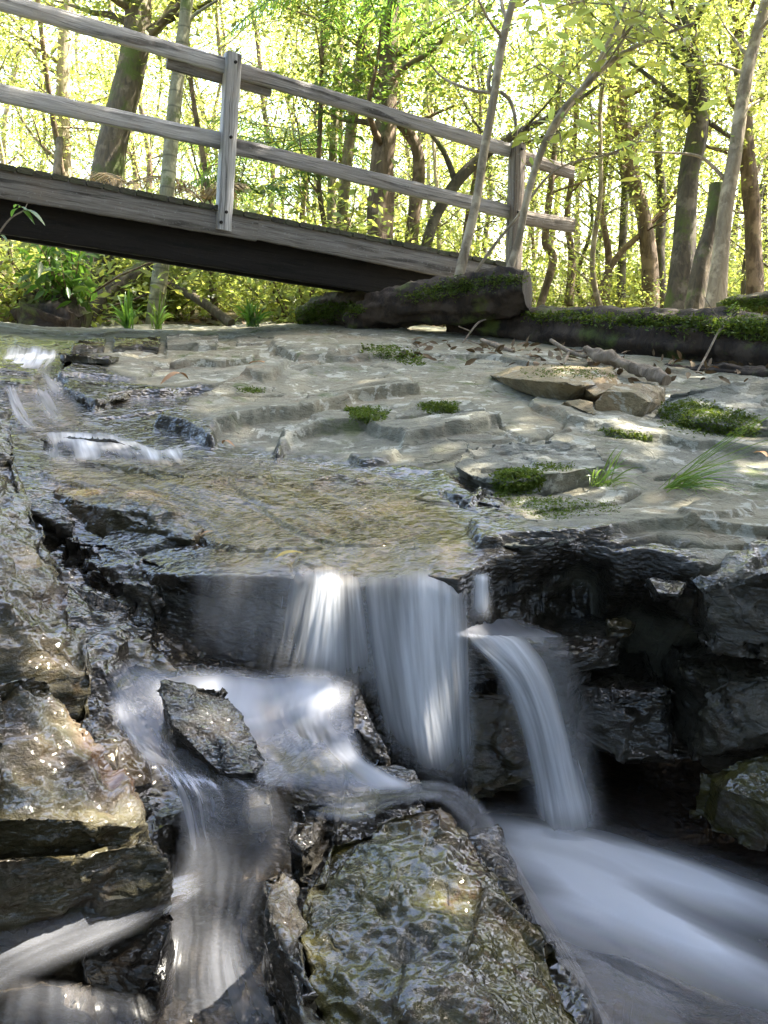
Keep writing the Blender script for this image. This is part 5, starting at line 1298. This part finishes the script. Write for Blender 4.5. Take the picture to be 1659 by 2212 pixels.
# litter on the forest floor
rg = np.random.default_rng(9)
n = 9000; D = 8.2+9*rg.random(n); an = rad(-28)+rad(56)*rg.random(n); x, y = D*np.sin(an), D*np.cos(an)
C = np.stack([x, y, floor_z(x, y)+.015], -1)
V, F = leafcloud(C, np.full(n, .01), n, .09, rg, flat=.3)
tag(link('leaf_litter', mesh_np('leaf_litter', V, F, MAT['litter'], False)), kind='stuff')
n = 170; pp = []
for k in range(n):
    u = 860+800*rg.random(); v = 738+(u-860)*.075+abs(rg.normal())*26
    pp.append(surfpt(u, v, None, .03))
V, F = leafcloud(np.array(pp), np.full(n, .01), n, .07, rg, flat=.5, six=True)
tag(link('leaf_litter', mesh_np('leaf_litter', V, F, MAT['litter'], False)), kind='stuff')
# near seedling at the left edge, in front of the footbridge
def seedling():
    pth = [(-40,560,4.6,.006),(0,500,4.6,.005),(25,470,4.6,.004),(50,455,4.6,.003),(60,438,4.6,.002)]
    P = np.array([at(*q[:3]) for q in pth]); R = np.array([q[3] for q in pth])
    root = empty('leafy_twig', P[0], 'twig with a few long pale leaves reaching in at the left edge below the deck', 'twig')
    g = Geo(); g.tube(P, R, seg=6, nr=20); g.build('stem', MAT['stick'], root)
    for (u0, v0, u1, v1) in [(50,452,98,488),(48,455,75,485),(40,448,65,462),(30,450,45,445),(0,508,18,524),(25,470,40,450)]:
        a, b = at(u0, v0, 4.6), at(u1, v1, 4.55); lf(root, a, b, .22, 'frond')
    return root
def leaf_strip(a, b, asp, curl=.12, nseg=8, up=np.array([0, 0, 1.0])):
    a, b = np.array(a, float), np.array(b, float)
    L = np.linalg.norm(b-a); d = (b-a)/L; sd = np.cross(d, up); sd /= np.linalg.norm(sd)+1e-9; nn = np.cross(sd, d)
    s = np.linspace(0, 1, nseg+1); w = L*asp*.5*np.sin(np.pi*s**.85)**.9+.0003
    P = a+d*(s*L)[:, None]+nn*(curl*L*np.sin(np.pi*s))[:, None]+sd*(curl*.6*L*np.sin(np.pi*s))[:, None]
    V = np.stack([P-sd*w[:, None]+nn*w[:, None]*.3, P, P+sd*w[:, None]+nn*w[:, None]*.3], 1).reshape(-1, 3)
    F = []
    for k in range(nseg):
        F += [[3*k, 3*k+1, 3*k+4, 3*k+3], [3*k+1, 3*k+2, 3*k+5, 3*k+4]]
    return V, F
def lf(parent, a, b, asp, mat):
    V, F = leaf_strip(a, b, asp); g = Geo(); g.add(V, F)
    return g.build('leaf', MAT[mat], parent)
seedling()
def fallen(u0, v0, u1, v1, asp, mat, label, lift=.012, curl=.12):
    a, b = surfpt(u0, v0, None, lift), surfpt(u1, v1, None, lift)
    V, F = leaf_strip(a, b, asp, curl); g = Geo(); g.add(V, F)
    return tag(g.build('fallen_leaf', MAT[mat], base=True), label, 'leaf')
fallen(536, 806, 590, 812, .22, 'dry_leaf', 'orange-brown fallen leaf lying high on the middle of the shelf', .05)
fallen(346, 858, 408, 846, .30, 'dry_leaf', 'curled tan and orange fallen leaf on the wet ledge at left', .06, .25)
fallen(480, 975, 508, 982, .25, 'dry_leaf', 'small curled brown leaf by the dark pool under the bulging rock', .03, .25)
fallen(592, 1240, 655, 1228, .30, 'yellow_leaf', 'yellow fallen leaf under the water at the lip of the waterfall', .045)
fallen(432, 1193, 462, 1182, .35, 'dry_leaf', 'brown leaf under the water left of the yellow leaf', .05)
fallen(880, 895, 905, 903, .3, 'dry_leaf', 'small tan leaf right of the mossy patch in the middle of the shelf', .04)
fallen(1655, 1010, 1625, 1000, .3, 'dry_leaf', 'tan leaf on the shelf by the right edge', .04)
# moss on the rocks: tufts, one mass per patch
def moss(poly, n, label, size=.016, on=None, hgt=.02):
    rg = np.random.default_rng(int(poly[0][0])); P = np.array(poly, float)
    out = []
    lo_, hi = P.min(0), P.max(0)
    W_ = []
    dg = bpy.context.evaluated_depsgraph_get()
    tries = 0
    while len(out) < n and tries < n*6:
        tries += 1
        q = lo_+(hi-lo_)*rg.random(2)
        s = sdist(np.array([q[0]]), np.array([q[1]]), P)[0]
        if s < 4*rg.normal()*1.5: continue
        r = ray(*q); hit, loc, nr_, idx, ob, mt = SC.ray_cast(dg, V3(EN), V3(r))
        if not hit: continue
        out.append(np.array(loc)+np.array(nr_)*hgt*rg.random()*(min(1, max(s, 0)/20)))
    C = np.array(out)
    V, F = leafcloud(C, np.full(len(C), size*.3), len(C)*3, size, rg, flat=1.2)
    tag(link('moss', mesh_np('moss', V, F, MAT['moss'], False)), kind='stuff')
bpy.context.view_layer.update()
moss([(1068,1030),(1085,1018),(1130,1012),(1165,1022),(1172,1040),(1140,1058),(1110,1060),(1090,1075),(1068,1060)], 1500, '', .014, hgt=.03)
moss([(1090,1075),(1200,1072),(1330,1092),(1340,1100),(1250,1110),(1200,1125),(1150,1110),(1095,1090)], 900, '', .008, hgt=.006)
moss([(745,882),(790,880),(836,892),(830,910),(790,912),(760,900)], 700, '', .014, hgt=.015)
moss([(905,875),(950,868),(990,875),(985,890),(930,892)], 600, '', .014, hgt=.015)
moss([(780,745),(860,748),(915,770),(910,792),(860,780),(790,762)], 600, '', .018, hgt=.01)
moss([(1420,880),(1480,860),(1560,880),(1640,900),(1640,940),(1560,945),(1440,920)], 1600, '', .014, hgt=.012)
moss([(510,838),(560,840),(572,848),(530,850)], 150, '', .012, hgt=.01)
moss([(1120,808),(1200,790),(1300,800),(1330,815),(1200,818)], 500, '', .010, hgt=.004)
moss([(1290,925),(1345,932),(1410,944),(1400,952),(1330,940)], 260, '', .012, hgt=.006)
moss([(1150,1000),(1240,1008),(1230,1018),(1160,1012)], 200, '', .010, hgt=.004)
moss([(1130,672),(1659,690),(1659,735),(1560,720),(1300,700),(1140,690)], 1300, '', .026, hgt=.05)
moss([(860,640),(940,612),(1000,602),(1080,596),(1140,592),(1120,612),(980,640),(900,655)], 800, '', .020, hgt=.03)
moss([(640,668),(700,652),(760,656),(790,670),(700,690),(645,700)], 1000, '', .024, hgt=.03)
moss([(1560,650),(1659,645),(1659,672),(1580,668)], 600, '', .022, hgt=.03)
